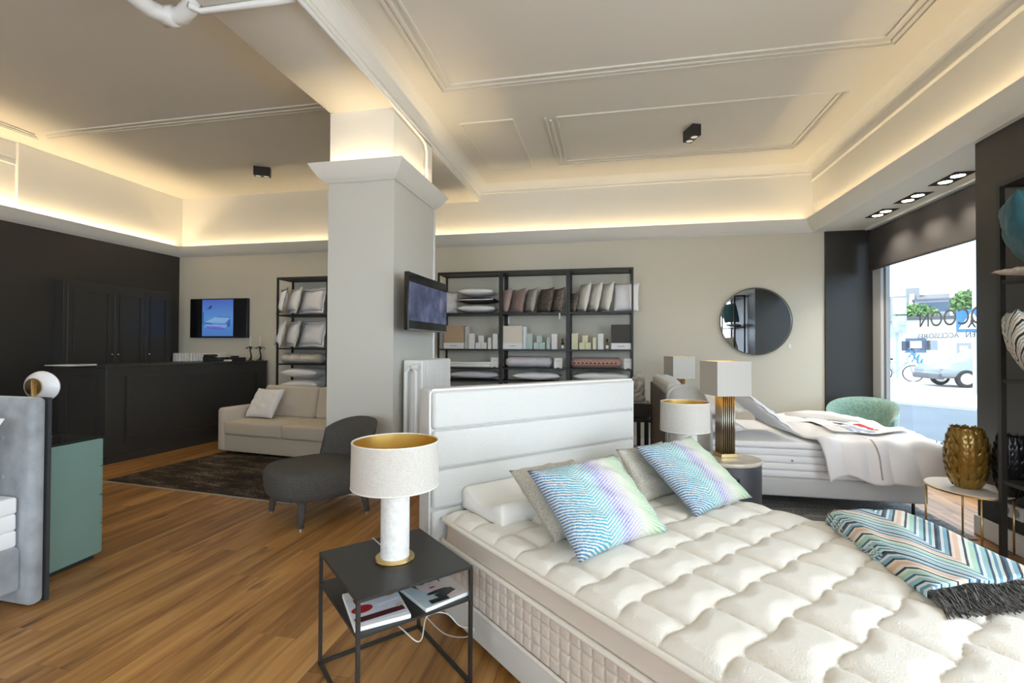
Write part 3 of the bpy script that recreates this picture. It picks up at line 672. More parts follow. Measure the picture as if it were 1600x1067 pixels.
# magazines
def magazine(u,v,ang,label,prints):
    t=thing('magazine',label,'magazine',tc+BU*u+BV*v+Vector((0,0,TH-.132)),R(BA)+ang,'magazines on the side table shelf')
    box('pages',-.105,.105,-.14,.14,0,.016,'paper',t,bev=.002,seg=1)
    for i,(poly,c,nm) in enumerate(prints): prism('cover_print',poly,.0004,simple(nm,c,.35),t,'z',(0,0,.016+.00025*(i+1)))
    return t
def ell(cx,cy,rx,ry,n=20,rot=0): return [(cx+rx*math.cos(2*math.pi*i/n)*math.cos(rot)-ry*math.sin(2*math.pi*i/n)*math.sin(rot),cy+rx*math.cos(2*math.pi*i/n)*math.sin(rot)+ry*math.sin(2*math.pi*i/n)*math.cos(rot)) for i in range(n)]
def rq(cx,cy,w_,h_,a=0): 
    c,s=math.cos(a),math.sin(a); return [(cx+x*c-y*s,cy+x*s+y*c) for x,y in ((-w_/2,-h_/2),(w_/2,-h_/2),(w_/2,h_/2),(-w_/2,h_/2))]
magazine(-.115,.095,R(-8),'white magazine with dark red fashion accessories on its cover',[
    (rq(0,-.02,.20,.20),(.72,.75,.80),'print_paleblue'),(rq(-.01,.055,.13,.032,.12),(.09,.02,.025),'print_maroon'),(rq(.0,-.085,.19,.034,.10),(.10,.02,.025),'print_maroon'),
    (ell(-.055,-.02,.042,.028,16,.2),(.42,.02,.03),'print_red'),(rq(.05,.0,.09,.018,.25),(.82,.82,.84),'print_white'),(ell(.072,.05,.022,.014,14,.5),(.5,.38,.16),'print_gold'),(rq(.085,-.05,.03,.02,.4),(.62,.5,.3),'print_gold2')])
magazine(.125,.100,R(5),'glossy magazine with a portrait in black collar on its cover',[
    (rq(0,.0,.21,.28),(.52,.62,.64),'print_teal'),(rq(.055,-.06,.10,.16),(.70,.62,.55),'print_sand'),(ell(.0,.055,.066,.075),(.10,.07,.06),'print_hair'),(ell(.0,.02,.052,.066),(.74,.60,.56),'print_skin'),
    (ell(-.02,.04,.013,.006),(.10,.05,.07),'print_eye'),(ell(.022,.04,.013,.006),(.10,.05,.07),'print_eye'),(ell(.0,-.012,.015,.007),(.42,.08,.12),'print_lip'),(rq(.002,.015,.006,.03),(.66,.50,.46),'print_nose'),
    (ell(.0,-.055,.050,.012),(.02,.02,.022),'print_black'),(rq(.02,-.085,.09,.04,.2),(.02,.02,.022),'print_black'),(rq(-.03,-.118,.08,.03,-.1),(.02,.02,.022),'print_black'),(ell(.05,-.105,.04,.008,16,.3),(.72,.56,.50),'print_skin'),(ell(.055,-.120,.036,.007,16,.25),(.72,.56,.50),'print_skin')])
# ================================================================ RECEPTION CORNER
ca=85.93-90
ct=thing('reception_counter','anthracite panelled reception counter with a flat top','counter',(-5.805,4.604,0),R(ca))
CW,CL,CH=.775,2.50,1.165
box('body',-CW,0,0,CL,0,CH-.03,'darkp',ct,bev=.004)
box('counter_top',-CW-.008,.008,-.008,CL+.004,CH-.03,CH,'darkp',ct,bev=.004)
def panel_frame(name,ax,fixed,a0,a1,z0,z1,parent,w_=.045,d=.024,sgn=1,m='darkp'):
    L=[(a0,a1,z0,z0+w_),(a0,a1,z1-w_,z1),(a0,a0+w_,z0+w_,z1-w_),(a1-w_,a1,z0+w_,z1-w_)]
    bm=bmesh.new()
    for p0,p1,q0,q1 in L:
        f0,f1=sorted((fixed,fixed+sgn*d))
        vs_=bbox(bm,*((f0,f1,p0,p1,q0,q1) if ax=='x' else (p0,p1,f0,f1,q0,q1)))
    bmesh.ops.bevel(bm,geom=list(bm.edges),offset=.006,segments=2,affect='EDGES')
    return from_bm(name,bm,m,parent)
panel_frame('front_panel_moulding','x',0,.22,CL-.2,.22,CH-.14,ct)
panel_frame('end_panel_moulding','y',0,-CW+.12,-.15,.22,CH-.14,ct,sgn=-1)
boxes('plinth',[(-CW-.012,.012,-.012,CL+.005,0,.10)],'darkp',ct)
# things on the counter
def onct(px,py,off=0): 
    q_=Matrix.Rotation(R(ca),3,'Z'); p=atv(px,py,Vector((-5.805,4.604,0))+q_@Vector((off,0,0)),85.93); return Vector((p.x,p.y,CH))
p=onct(110,569,-.40); t=thing('brochure_stack','white brochures lying open on the counter end','brochures',p,R(-6))
box('lower_sheet',-.20,.22,-.14,.14,0,.008,'paper',t); box('upper_sheet',-.02,.24,-.10,.13,.008,.016,simple('paper_grey',(.7,.69,.67)),t); prism('cover_print',rq(.12,.02,.16,.10),.0005,simple('print_dark',(.15,.09,.08)),t,'z',(0,0,.0162))
p=onct(333,566,-.22); t=thing('desk_telephone','black desk telephone on the counter','telephone',p,R(-10))
prism('body',[(-.10,0),(.10,0),(.10,.03),(-.10,.075)],.19,'blackm',t,'y',(0,-.095,0)); box('handset',-.09,-.03,-.10,.10,.075,.11,'blackm',t,bev=.015,seg=3); box('display',.0,.06,-.05,.03,.045,.055,'screen',t)
p=onct(360,566,-.18); t=thing('document_tray','black document tray with white papers on the counter','tray',p,R(-4))
boxes('tray',[(-.17,.17,-.13,.13,0,.006),(-.17,.17,.12,.13,0,.06),(-.17,-.16,-.13,.13,0,.06),(.16,.17,-.13,.13,0,.06)],'blackm',t); box('papers',-.13,.15,-.14,.10,.006,.022,'paper',t); box('pen_holder',-.05,.05,.05,.115,.02,.085,'blackm',t,bev=.004)
def palm(px,label):
    p=onct(px,566,-.10); t=thing('palm_candle_holder',label,'candle holder',p,0,'palm tree candle holders on the counter')
    lathe('foot',[(0,0),(.055,0),(.055,.008),(.03,.016),(.02,.022)],'black',t,16)
    pts=[(0,0,.015),(.018,.0,.06),(.012,0,.11),(-.004,0,.16),(-.002,0,.215)]; tube('trunk',pts,.012,'black',t,8,rs=[.02,.013,.011,.010,.013])
    for k in range(7):
        a=k*2*math.pi/7+.3; d=Vector((math.cos(a),math.sin(a),0)); lf=[]
        P=[d*.01+Vector((0,0,.205)),d*.04+Vector((0,0,.222)),d*.07+Vector((0,0,.213)),d*.088+Vector((0,0,.188))]
        s=Vector((-d.y,d.x,0)); v=[];f=[]
        for i,(c_,w_) in enumerate(zip(P,(.004,.014,.011,.001))): v+=[c_+s*w_,c_+Vector((0,0,.004)),c_-s*w_,c_-Vector((0,0,.003))]
        for i in range(3):
            for j in range(4): f.append((i*4+j,i*4+(j+1)%4,i*4+4+(j+1)%4,i*4+4+j))
        mesh('palm_leaf',v,f,'black',t,True)
    lathe('candle_cup',[(0,.21),(.018,.212),(.02,.235),(.014,.235)],'black',t,12)
    tag(lathe('candle',[(.0105,0),(.0100,.165),(.003,.17),(.0,.17)],'wax',None,12,(p.x,p.y,p.z+.236)),'slim white candle in the '+label.replace('black ',''),'candle','white candles in the palm holders')
palm(391,'black palm tree candle holder beside the document tray'); palm(406,'black palm tree candle holder at the far counter end')
# built-in cabinet on the dark wall
cab=thing('wall_cabinet','anthracite built-in wall cabinet with three panelled doors','cabinet',(XL,0,0))
cy0,cy1,cz=5.22,6.86,2.31
box('carcass',0,.16,cy0,cy1,0,cz,'darkp',cab,bev=.003)
ds=[5.26,5.90,6.40,6.84]
for i in range(3):
    d=box('door',.16,.178,ds[i]+.004,ds[i+1]-.004,.1,cz-.04,'darkp',cab,bev=.002,seg=1)
    panel_frame('door_moulding','x',.178,ds[i]+.07,ds[i+1]-.07,.3,cz-.11,d,.035,.014)
    ky=ds[i+1]-.045 if i==0 else ds[i]+.045
    lathe('knob',[(.004,0),(.004,.012),(.012,.018),(.013,.026),(.006,.032),(0,.032)],'nickel',d,12).matrix_local=Matrix.Translation((.178,ky,1.27))@Matrix.Rotation(R(90),4,'Y')
# wall radiators built of columns
def radiator(name,label,loc,rz,n,h,pitch,depth,group=None):
    t=thing(name,label,'radiator',loc,rz,group)
    for i in range(n):
        x=i*pitch; bm=bmesh.new()
        o=box('radiator_section',x+.004,x+pitch-.004,-depth,0,.0,h,'radw',t,bev=min(.018,pitch*.42),seg=4)
    return t
r1=radiator('column_radiator','white column radiator along the column side under the screen',(CX1+.035,CY0+.15,.18),R(90),15,1.095,.056,.20)
tube('pipe',[(-.05,-.10,1.02),(.02,-.10,1.02)],.022,'radw',r1,10); lathe('valve',[(.0,0),(.034,0),(.034,.05),(.02,.055),(0,.055)],'radw',r1,14,(0,0,0)).matrix_local=Matrix.Translation((-.06,-.13,1.03))@Matrix.Rotation(R(90),4,'X')
tube('supply_pipe',[(-.07,-.16,-.16),(-.07,-.16,.98),(-.055,-.13,1.02)],.02,'radw',r1,10); tube('return_pipe',[(-.07,-.06,-.16),(-.07,-.06,.98),(-.05,-.09,1.02)],.02,'radw',r1,10)
lathe('vent_plug',[(0,0),(.016,0),(.014,.03),(0,.03)],'radw',r1,10).matrix_local=Matrix.Translation((15*.056,-.10,1.0))@Matrix.Rotation(R(90),4,'Y')
radiator('wall_radiator','long white column radiator on the beige wall behind the counter',(-7.40,YB-.05,.2),0,17,1.08,.057,.15)
# screens
tv=thing('wall_screen','flat screen with a blue bed picture on the beige wall behind the counter','television',(-6.607,YB-.012,1.883))
box('housing',-.572,.572,-.05,.012,-.338,.338,'screen',tv,bev=.006)
box('display',-.557,.557,-.0525,-.05,-.32,.325,simple('display_black',(.01,.01,.012),.15),tv)
pm=bpy.data.materials.new('blue_picture'); pm.use_nodes=True; nt,b=nodes(pm); tcx=nt.nodes.new('ShaderNodeTexCoord'); sp=nt.nodes.new('ShaderNodeSeparateXYZ'); nt.links.new(tcx.outputs['Generated'],sp.inputs[0])
cr=ramp(nt,sp.outputs[2],[(0,(.06,.16,.42)),(.5,(.08,.22,.50)),(1,(.06,.11,.40))]); nt.links.new(cr,b.inputs['Base Color']); nt.links.new(cr,b.inputs['Emission Color']); b.inputs['Emission Strength'].default_value=.55; b.inputs['Roughness'].default_value=.2
pic=box('picture',-.32,.30,-.0545,-.0525,-.31,.32,pm,tv)
def emat(n,c): return simple(n,c,.3,emit=.5)
for poly,c,nm in (([(-.26,-.16),(.15,-.18),(.24,-.02),(.22,.02),(-.02,.03),(-.25,-.06)],(.18,.36,.60),'pic_light'),([(-.26,-.13),(.15,-.15),(.15,-.20),(-.2,-.18)],(.12,.09,.38),'pic_violet'),([(-.26,-.07),(.14,-.09),(.14,-.125),(-.26,-.105)],(.03,.05,.20),'pic_navy'),([(-.03,.03),(.24,.02),(.24,.005),(-.03,.015)],(.05,.05,.25),'pic_navy2'),([(.14,-.09),(.24,0),(.24,-.15),(.2,-.15)],(.05,.08,.28),'pic_navy3'),([(-.26,.155),(-.14,.16),(-.12,.22),(-.16,.22),(-.2,.17)],(.03,.04,.2),'pic_navy4'),([(-.31,.12),(-.295,.1),(-.295,-.1),(-.31,-.12)],(.02,.02,.1),'pic_navy5')):
    prism('picture_shape',poly,.0006,emat(nm,c),pic,'y',(0,-.0552,0))
a0=atx(631,423,-1.80); a1=atx(699,484,-1.74)
tv2=thing('column_screen','dark flat screen on a swivel arm at the side of the column','television',(0,0,0))
yn,yf=4.04,5.00; xn,xf=-1.79,-1.765; zc2=1.817; ang=math.atan2(xf-xn,yf-yn)
tv2.matrix_world=Matrix.Translation(((xn+xf)/2,(yn+yf)/2,zc2))@Matrix.Rotation(-ang,4,'Z')@Matrix.Rotation(R(90),4,'Z')
Lh=(yf-yn)/2
box('housing',-Lh,Lh,-.022,.022,-.265,.265,'screen',tv2,bev=.005)
dm=bpy.data.materials.new('dim_picture'); dm.use_nodes=True; nt,b=nodes(dm); tcx=nt.nodes.new('ShaderNodeTexCoord'); no=nt.nodes.new('ShaderNodeTexNoise'); no.inputs['Scale'].default_value=5; no.inputs['Detail'].default_value=3; nt.links.new(tcx.outputs['Object'],no.inputs['Vector'])
cr=ramp(nt,no.outputs[0],[(.3,(.03,.035,.06)),(.5,(.06,.07,.12)),(.62,(.09,.10,.17)),(.7,(.16,.15,.18))]); nt.links.new(cr,b.inputs['Base Color']); nt.links.new(cr,b.inputs['Emission Color']); b.inputs['Emission Strength'].default_value=.5; b.inputs['Roughness'].default_value=.12
box('display',-Lh+.012,Lh-.012,-.0235,-.022,-.175,.175,dm,tv2)
box('arm',-.05,.05,.02,.22,-.05,.05,'blackm',tv2); box('lower_bezel',-Lh+.02,Lh-.02,-.024,-.018,-.262,-.25,'nickel',tv2)
# ================================================================ SOFA GROUP
sr=math.atan2(-.167,1.348)
sf=thing('sofa','beige two-seat sofa with thin arms standing half behind the column','sofa',(-5.013,5.392,0),sr)
SW,SD=2.1,.92
box('base',.05,SW-.05,.02,SD,.035,.25,'sofa',sf,bev=.012,seg=3)
for x0 in (0,SW-.12): box('arm',x0,x0+.12,0,SD,.03,.59,'sofa',sf,bev=.045,seg=5)
for k in range(2): box('seat_cushion',.125+k*.93,.125+(k+1)*.93-.006,-.012,.72,.245,.425,'sofa',sf,bev=.035,seg=5)
for k in range(2):
    b_=box('back_cushion',.125+k*.93,.125+(k+1)*.93-.006,-.10,.10,0,.44,'sofa',sf,bev=.05,seg=5); b_.matrix_local=Matrix.Translation((0,.66,.40))@Matrix.Rotation(R(-12),4,'X')
box('back',.06,SW-.06,SD-.16,SD,.03,.74,'sofa',sf,bev=.04,seg=4)
for x in (.1,SW-.1):
    for y in (.1,SD-.1): lathe('foot',[(.02,0),(.025,.04)],'blackm',sf,10,(x,y,0))
bl=aty(386,653,5.72); MX,_,_=frame_from(Vector((bl.x,5.66,.435)),Vector((bl.x+.47,5.60,.435)),Vector((bl.x+.05,5.90,.83)))
e=bpy.data.objects.new('sofa_cushion',None); COL.objects.link(e); e.matrix_world=MX; tag(e,'off-white square cushion leaning in the sofa corner','cushion'); pillow_mesh('cover',.47,.44,.15,'sheet',e,22,4,.01)
# lounge chair
fx=Vector((-.53,-.848,0)); lr=math.atan2(fx.y,fx.x)-math.pi/2   # local +y = facing
lc=Vector((-2.27,3.31,0))+Vector((-2.81,3.65,0))+Vector((-1.995,3.744,0)); P0=Vector((-2.27,3.31,0)); mid=(Vector((-2.81,3.65,0))+Vector((-1.995,3.744,0)))/2
lo=thing('lounge_chair','low charcoal wool lounge chair without arms on the rug edge','lounge chair',(mid.x,mid.y,0),lr)
def shell(name,cx,cy,rx,ry,z0,z1,m,parent,ex=2.6,dome=.03,n=40,k=10):
    v=[];f=[]
    pr=[(0.0,0),(.85,0),(.97,.03),(1.0,.25),(1.02,.55),(1.0,.82),(.93,.95),(.80,1.0),(.4,1.0+dome),(0.0,1.0+dome*1.2)]
    for s,zz in pr:
        for i in range(n):
            a=2*math.pi*i/n; c,s_=math.cos(a),math.sin(a); v.append((cx+rx*s*math.copysign(abs(c)**(2/ex),c),cy+ry*s*math.copysign(abs(s_)**(2/ex),s_),z0+(z1-z0)*zz))
    for q_ in range(len(pr)-1):
        for i in range(n): j=(i+1)%n; f.append((q_*n+i,q_*n+j,(q_+1)*n+j,(q_+1)*n+i))
    return mesh(name,v,f,m,parent,True)
shell('seat',0,.04,.385,.375,.205,.43,'lounge',lo)
# curved back
v=[];f=[];na,nh=24,12
for side in (0,1):
    for i in range(na+1):
        a=R(200+140*i/na)
        for k in range(nh+1):
            t=k/nh; z=.24+(.52-.12*abs((i/na-.5)*2)**2.5)*t; lean_=.10*t
            rx,ry=(.40,.36) if side==0 else (.31,.26)
            rnd=math.sqrt(max(0,1-max(0,(t-.85)/.15)**2)) if t>.85 else 1
            if side==1: rx=.40-(.09)*rnd; ry=.36-.10*rnd
            v.append((rx*math.cos(a)*(1+.04*t),-.0+ry*math.sin(a)-lean_,z))
S=(na+1)*(nh+1)
for s in (0,1):
    for i in range(na):
        for k in range(nh):
            q_=s*S+i*(nh+1)+k; g=(q_,q_+1,q_+nh+2,q_+nh+1); f.append(g if s else g[::-1])
for i in range(na):
    q_=i*(nh+1)+nh; f.append((q_,q_+nh+1,S+q_+nh+1,S+q_))
for k in range(nh):
    f.append((k,k+1,S+k+1,S+k)[::-1]); q_=na*(nh+1)+k; f.append((q_,q_+1,S+q_+1,S+q_))
mesh('backrest',v,f,'lounge',lo,True)
for (x,y,dx,dy) in ((.27,.27,.02,.02),(-.27,.27,-.02,.02),(.27,-.24,.02,-.03),(-.27,-.24,-.02,-.03)): tube('leg',[(x,y,.22),(x+dx,y+dy,.012)],.03,'lounge',lo,10,rs=[.036,.022]); 
for (x,y) in ((.29,.29),(-.29,.29),(.29,-.27),(-.29,-.27)): lathe('glide',[(.018,0),(.018,.012)],'nickel',lo,10,(x,y,0))
# dark rug
rg=thing('dark_rug','dark brown mottled rug with pale binding under the sofa','rug',(-5.112,4.053,0),math.atan2(-.228,2.318))
box('pile',0,2.36,0,1.9,.001,.010,'rug_dark',rg); boxes('binding',[(0,2.36,-.012,.0,.001,.009),(2.36,2.372,0,1.9,.001,.009)],simple('rug_binding',(.42,.38,.32),.95),rg)
sf.location.z=.010
# ================================================================ GREY BED, CHEST, SCONCE (left edge)
gb=thing('grey_velvet_bed','grey velvet upholstered bed with dark backed headboard beside the green chest','bed',(-3.014,2.006,0),R(178))
# local: +x points away from the corner along the headboard (towards -X), y towards the camera is +y after 178deg turn
box('headboard',0,1.75,-.075,.0,.01,1.12,'velvetg',gb,bev=.03,seg=4)
box('headboard_back',-.004,1.76,-.092,-.076,.01,1.115,simple('headboard_back_dark',(.03,.032,.036)),gb)
box('base',.055,1.65,.002,2.0,.10,.33,'velvetg',gb,bev=.02,seg=3)
for x in (.205,.65,1.1,1.55): 
    for z in (.69,.9): lathe('button',[(0,.006),(.009,.005),(.011,0)],'velvetg',gb,12,(0,0,0)).matrix_local=Matrix.Translation((x,.0,z))@Matrix.Rotation(R(-90),4,'X')
gm=thing('grey_bed_mattress','white mattress with ribbed side on the grey velvet bed','mattress',(-3.014,2.006,.33),R(178))
for k in range(3): box('mattress_layer',.07+.003*(k%2),1.61,.01,1.98,.0+k*.088,.089+k*.088,'sheet',gm,bev=.014,seg=3)
MX=Matrix.Translation(Vector((-3.014,2.006,0))+Matrix.Rotation(R(178),3,'Z')@Vector((.50,.18,.815)))@Matrix.Rotation(R(178),4,'Z')@Matrix.Rotation(R(-62),4,'X')
e=bpy.data.objects.new('bed_pillow',None); COL.objects.link(e); e.matrix_world=MX; tag(e,'white flanged pillow leaning on the grey velvet headboard','pillow'); pillow_mesh('cover',.78,.38,.14,'sheet',e,18,6,.01,.05,.04)
ch=thing('green_chest','sage green lacquered chest of drawers with dark glass top','chest of drawers',(-3.315,2.62,0),R(184))
box('carcass',.0,.50,.018,.62,.03,.785,'green',ch,bev=.003); box('glass_top',.0,.50,0,.62,.785,.798,'glasstop',ch,bev=.002)
zz=[.03,.22,.41,.60,.783]
for k in range(4): box('drawer',.004,.496,-.002,.017,zz[k]+.003,zz[k+1]-.003,'green',ch,bev=.002,seg=1)
boxes('plinth',[(.02,.48,.04,.6,0,.03)],'blackm',ch)
q_=Vector((-3.315,2.62,0))+Matrix.Rotation(R(184),3,'Z')@Vector((.28,.20,.798)); t=thing('brass_dish','small brass dish on the green chest','dish',q_); lathe('dish',[(0,.002),(.06,.004),(.085,.012),(.083,.014),(.055,.008),(0,.006)],'brass',t,28)
p=aty(60,604,2.42); sc=thing('disc_table_lamp','round opal glass lamp with brass disc and stem standing on the green chest','table lamp',(p.x,2.42,.798))
hz=p.z-.798
lathe('foot',[(0,0),(.06,0),(.06,.012),(0,.014)],'brass',sc,24); tube('stem',[(0,-.03,.01),(0,-.03,hz+.05)],.009,'brass',sc,12)
g=lathe('glass_disc',[(0,-.035),(.08,-.03),(.125,-.012),(.133,.0),(.125,.012),(.08,.03),(0,.035)],'porc',sc,40); g.matrix_local=Matrix.Translation((0,.02,hz))@Matrix.Rotation(R(90),4,'X')@Matrix.Diagonal((1.08,.74,1,1))
d=lathe('brass_disc',[(0,0),(.068,0),(.07,.006),(.0,.008)],'brass',sc,32); d.matrix_local=Matrix.Translation((-.01,-.018,hz))@Matrix.Rotation(R(90),4,'X')@Matrix.Diagonal((1,.78,1,1))
# ================================================================ SHELVES ON THE BEIGE WALL
SYF,SYB=6.76,7.155
def metal_shelf(x0,x1,y0,y1,levels,ztop,label,group,name='metal_shelf',bar=.026):
    t=thing(name,label,'shelf',(x0,y0,0),0,group); W,Dp=x1-x0,y1-y0
    for x in (0,W-bar):
        for y in (0,Dp-bar): box('post',x,x+bar,y,y+bar,0,ztop-.03,'black',t)
    for z in levels: box('shelf_board',bar*.2,W-bar*.2,.002,Dp-.002,z-.022,z,'black',t)
    box('top_panel',bar*.3,W-bar*.3,.004,Dp-.004,ztop-.02,ztop-.004,'black',t)
    for y in (0,Dp-bar): box('top_rail',0,W,y,y+bar,ztop-.03,ztop,'black',t)
    for x in (0,W-bar): box('top_rail',x,x+bar,bar,Dp-bar,ztop-.03,ztop,'black',t)
    return t
LV=(.06,.36,.64,.92,1.108,1.375,1.90)
gS='black metal shelf bays on the beige wall'
XS=[-2.50,-1.538,-.572,.317]
metal_shelf(XS[0],XS[1]-.004,SYF,SYB,LV,2.504,'black metal shelf bay beside the radiator, holding stacked pillows',gS)
metal_shelf(XS[1],XS[2]-.004,SYF,SYB,LV,2.504,'black metal shelf bay with brown and grey cushions on top',gS)
metal_shelf(XS[2],XS[3],SYF,SYB,LV,2.504,'black metal shelf bay with four white cushions on top',gS)
metal_shelf(-5.20,-4.30,SYF,SYB,(.06,.36,.70,1.129,1.375,1.905),2.50,'black metal shelf bay between the counter and the column',gS)
metal_shelf(-4.296,-3.40,SYF,SYB,(.06,.36,.70,1.129,1.375,1.905),2.50,'black metal shelf bay hidden behind the column',gS)
# upright cushions
def upright(x,w_,z,t,m,label,group,yaw=0,y=6.93,h=None,seed=1,flange=0,mono=None,lean_=12,cat='cushion'):
    h=h or w_
    MX=Matrix.Translation((x,y,z+h*.5*math.cos(R(lean_))))@Matrix.Rotation(R(yaw),4,'Z')@Matrix.Rotation(R(90-lean_),4,'X')
    e=bpy.data.objects.new('display_cushion',None); COL.objects.link(e); e.matrix_world=MX; e.empty_display_size=.05; tag(e,label,cat,group)
    pillow_mesh('cover',w_,h,t,m,e,14,seed,.008,.08,flange,mono); return e
rose=simple('rose_velvet',(.40,.29,.26),.8,sheen=.4,var=.1); rosb=simple('rosewood_velvet',(.30,.205,.18),.8,sheen=.4,var=.1); greyv=simple('grey_satin',(.40,.37,.33),.5,var=.12); fur=simple('brown_fur',(.15,.12,.095),.95,var=.5,vscale=40,bump=.8,bscale=70); fur2=simple('taupe_fur',(.20,.17,.14),.95,var=.5,vscale=40,bump=.8,bscale=70); ivory=simple('ivory_satin',(.80,.77,.70),.45)
gC='cushions on the top shelf of the middle bay'
for i,(x,m,l,yw) in enumerate(((-1.53,rose,'rose velvet cushion at the end of the cushion row',-60),(-1.35,rosb,'rosewood velvet cushion next to the rose one',-48),(-1.16,greyv,'grey satin cushion in the middle of the cushion row',-58),(-.94,fur,'dark brown fur cushion in the cushion row',-50),(-.765,fur2,'taupe fur cushion with a hang tag in the cushion row',-58))):
    upright(x+.03,.36,1.90,.105,m,l,gC,yw,6.90,.37,i+2)
tag(box('hang_tag',-.70,-.68,6.745,6.748,1.80,1.885,'paper'),'white hang tag dangling from the taupe fur cushion','tag')
tag(box('hang_tag',-1.43,-1.41,6.75,6.753,1.74,1.83,'paper'),'white hang tag dangling below the rosewood cushion','tag')
upright(-.515,.30,1.90,.085,fur2,'brown grey cushion leaning beside the post of the white cushion bay','cushions on the top shelf of the end bay',-66,6.94,.30,11)
gI='white cushions on the top shelf of the end bay'
for i,(x,yw) in enumerate(((-.37,-66),(-.215,-66),(-.06,-66))): upright(x,.40,1.90,.105,ivory,('ivory satin cushion standing first beside the brown cushion','ivory satin cushion standing second in the white row','ivory satin cushion standing third in the white row')[i],gI,yw,6.89,.43,i+21)
upright(.225,.36,1.90,.10,'sheet','large white cotton cushion reaching past the shelf post',gI,-10,6.95,.43,25)
gL='flanged pillows on the shelf beside the counter'
grp=simple('grey_piping',(.22,.22,.23))
for r_,(z,xs) in enumerate(((1.905,(-5.26,-5.03,-4.70)),(1.375,(-5.29,-5.05,-4.69)))):
    for i,x in enumerate(xs):
        e=upright(x+.06,.42 if i<2 else .50,z+.048,.12,'sheet',(('white pillow with dark grey border on the upper shelf','white pillow with grey edge in the middle of the upper shelf','cream white pillow nearest the column on the upper shelf'),('plain white pillow with pointed corners on the middle shelf','white pillow with grey seam in the middle of the middle shelf','large white pillow nearest the column on the middle shelf'))[r_][i],gL,(-42,-38,-16)[i],6.885,.36,31+i+r_*4,.035,[grp,'sheet','sheet'][i] if r_==0 else 'sheet')
def flat_pillow(x,y,z,w_,h,t,m,label,group,seed=1,rz=0,flange=0,cat='pillow'):
    MX=Matrix.Translation((x,y,z+t*.56+.008))@Matrix.Rotation(R(rz),4,'Z'); e=bpy.data.objects.new('display_pillow',None); COL.objects.link(e); e.matrix_world=MX; tag(e,label,cat,group)
    pillow_mesh('cover',w_,h,t,m,e,16,seed,.008,.05,flange); return e
gP='pillows lying on the shelves'
blk=simple('black_cotton',(.025,.022,.02),.8)
flat_pillow(-1.93,6.95,1.90,.58,.40,.11,'sheet','white pillow at the bottom of the three pillow stack',gP,41,4)
flat_pillow(-1.93,6.95,2.038,.60,.40,.085,blk,'black pillow with white edge in the middle of the pillow stack',gP,42,-3); 
flat_pillow(-1.93,6.95,2.148,.54,.40,.11,'sheet','white pillow on top of the black pillow',gP,43,3)
tube('edge',[(-2.22,6.745,2.090),(-2.05,6.752,2.093),(-1.8,6.752,2.093),(-1.65,6.745,2.096)],.008,'sheet',bpy.data.objects['display_pillow.001'],6).matrix_parent_inverse=bpy.data.objects['display_pillow.001'].matrix_world.inverted()
upright(-2.365,.20,1.90,.12,'sheet','pale pillow partly hidden by the column screen',gP,10,7.0,.36,44,cat='pillow')
bluew=simple('pale_blue_cotton',(.66,.68,.74),.8)
flat_pillow(-1.95,6.95,.92,.80,.38,.12,bluew,'pale blue grey pillow on the bay beside the radiator',gP,45)
flat_pillow(-1.03,6.95,.92,.70,.38,.115,'sheet','white pillow behind the headboard in the middle bay',gP,46)
flat_pillow(-.12,6.95,.92,.78,.38,.125,'sheet','thick white pillow behind the headboard in the end bay',gP,47)
flat_pillow(-4.80,6.95,.70,.66,.42,.15,'sheet','lower white pillow with coloured seam on the shelf by the sofa',gP,48)
flat_pillow(-4.80,6.95,.885,.64,.42,.16,'sheet','upper white pillow with dark seam on the shelf by the sofa',gP,49)
# rolled duvets
def roll(x0,x1,z,r_,m,label,straps=2,ry=None):
    t=thing('rolled_duvet',label,'duvet',((x0+x1)/2,6.92,z),0,'rolled and folded duvets on the shelves'); L=(x1-x0)/2; ry=ry or .15
    v=[];f=[];n=20;K=16
    for k in range(K+1):
        x=-L+2*L*k/K; e=min(1,(min(x+L,L-x)/.03+.25))**.5
        dip=1-.10*sum(math.exp(-((x-(-L+2*L*(s+1)/(straps+1)))/.018)**2) for s in range(straps))
        for i in range(n): a=2*math.pi*i/n; v.append((x,ry*e*dip*math.cos(a),r_+r_*e*dip*math.sin(a)*(1+.04*nz(x*9,a,1,3))))
    for k in range(K):
        for i in range(n): j=(i+1)%n; f.append((k*n+i,k*n+j,(k+1)*n+j,(k+1)*n+i))
    f.append(tuple(range(n))[::-1]); f.append(tuple(K*n+i for i in range(n)))
    mesh('cover',v,f,m,t,True)
    for s in range(straps):
        x=-L+2*L*(s+1)/(straps+1); tube('strap',[(x,(ry*.915)*math.cos(a*math.pi/8),r_+r_*.915*math.sin(a*math.pi/8)) for a in range(16)],.006,simple('strap',(.78,.74,.70)),t,6,True)
roll(-1.485,-.81,1.108,.082,simple('lilac_white',(.66,.64,.68),.7,var=.06),'rolled lilac white duvet with two straps',2)
roll(-.54,.165,1.108,.078,'zig_roll','rolled blanket with fine red and ochre zigzag pattern',0)
roll(-5.17,-4.46,1.129,.085,simple('cream_stripe',(.72,.66,.57),.8,var=.12,vscale=12),'rolled cream duvet with straps on the shelf beside the counter',3)
t=thing('folded_bedding','flat folded white bedding on the bay beside the radiator','bedding',(-2.02,6.9,1.108),0,'rolled and folded duvets on the shelves'); box('fold',-.34,.32,-.13,.15,0,.045,'sheet',t,bev=.02,seg=4); box('fold',-.33,.33,-.125,.15,.045,.08,'sheet',t,bev=.017,seg=4)
gK='price cards on the shelves'
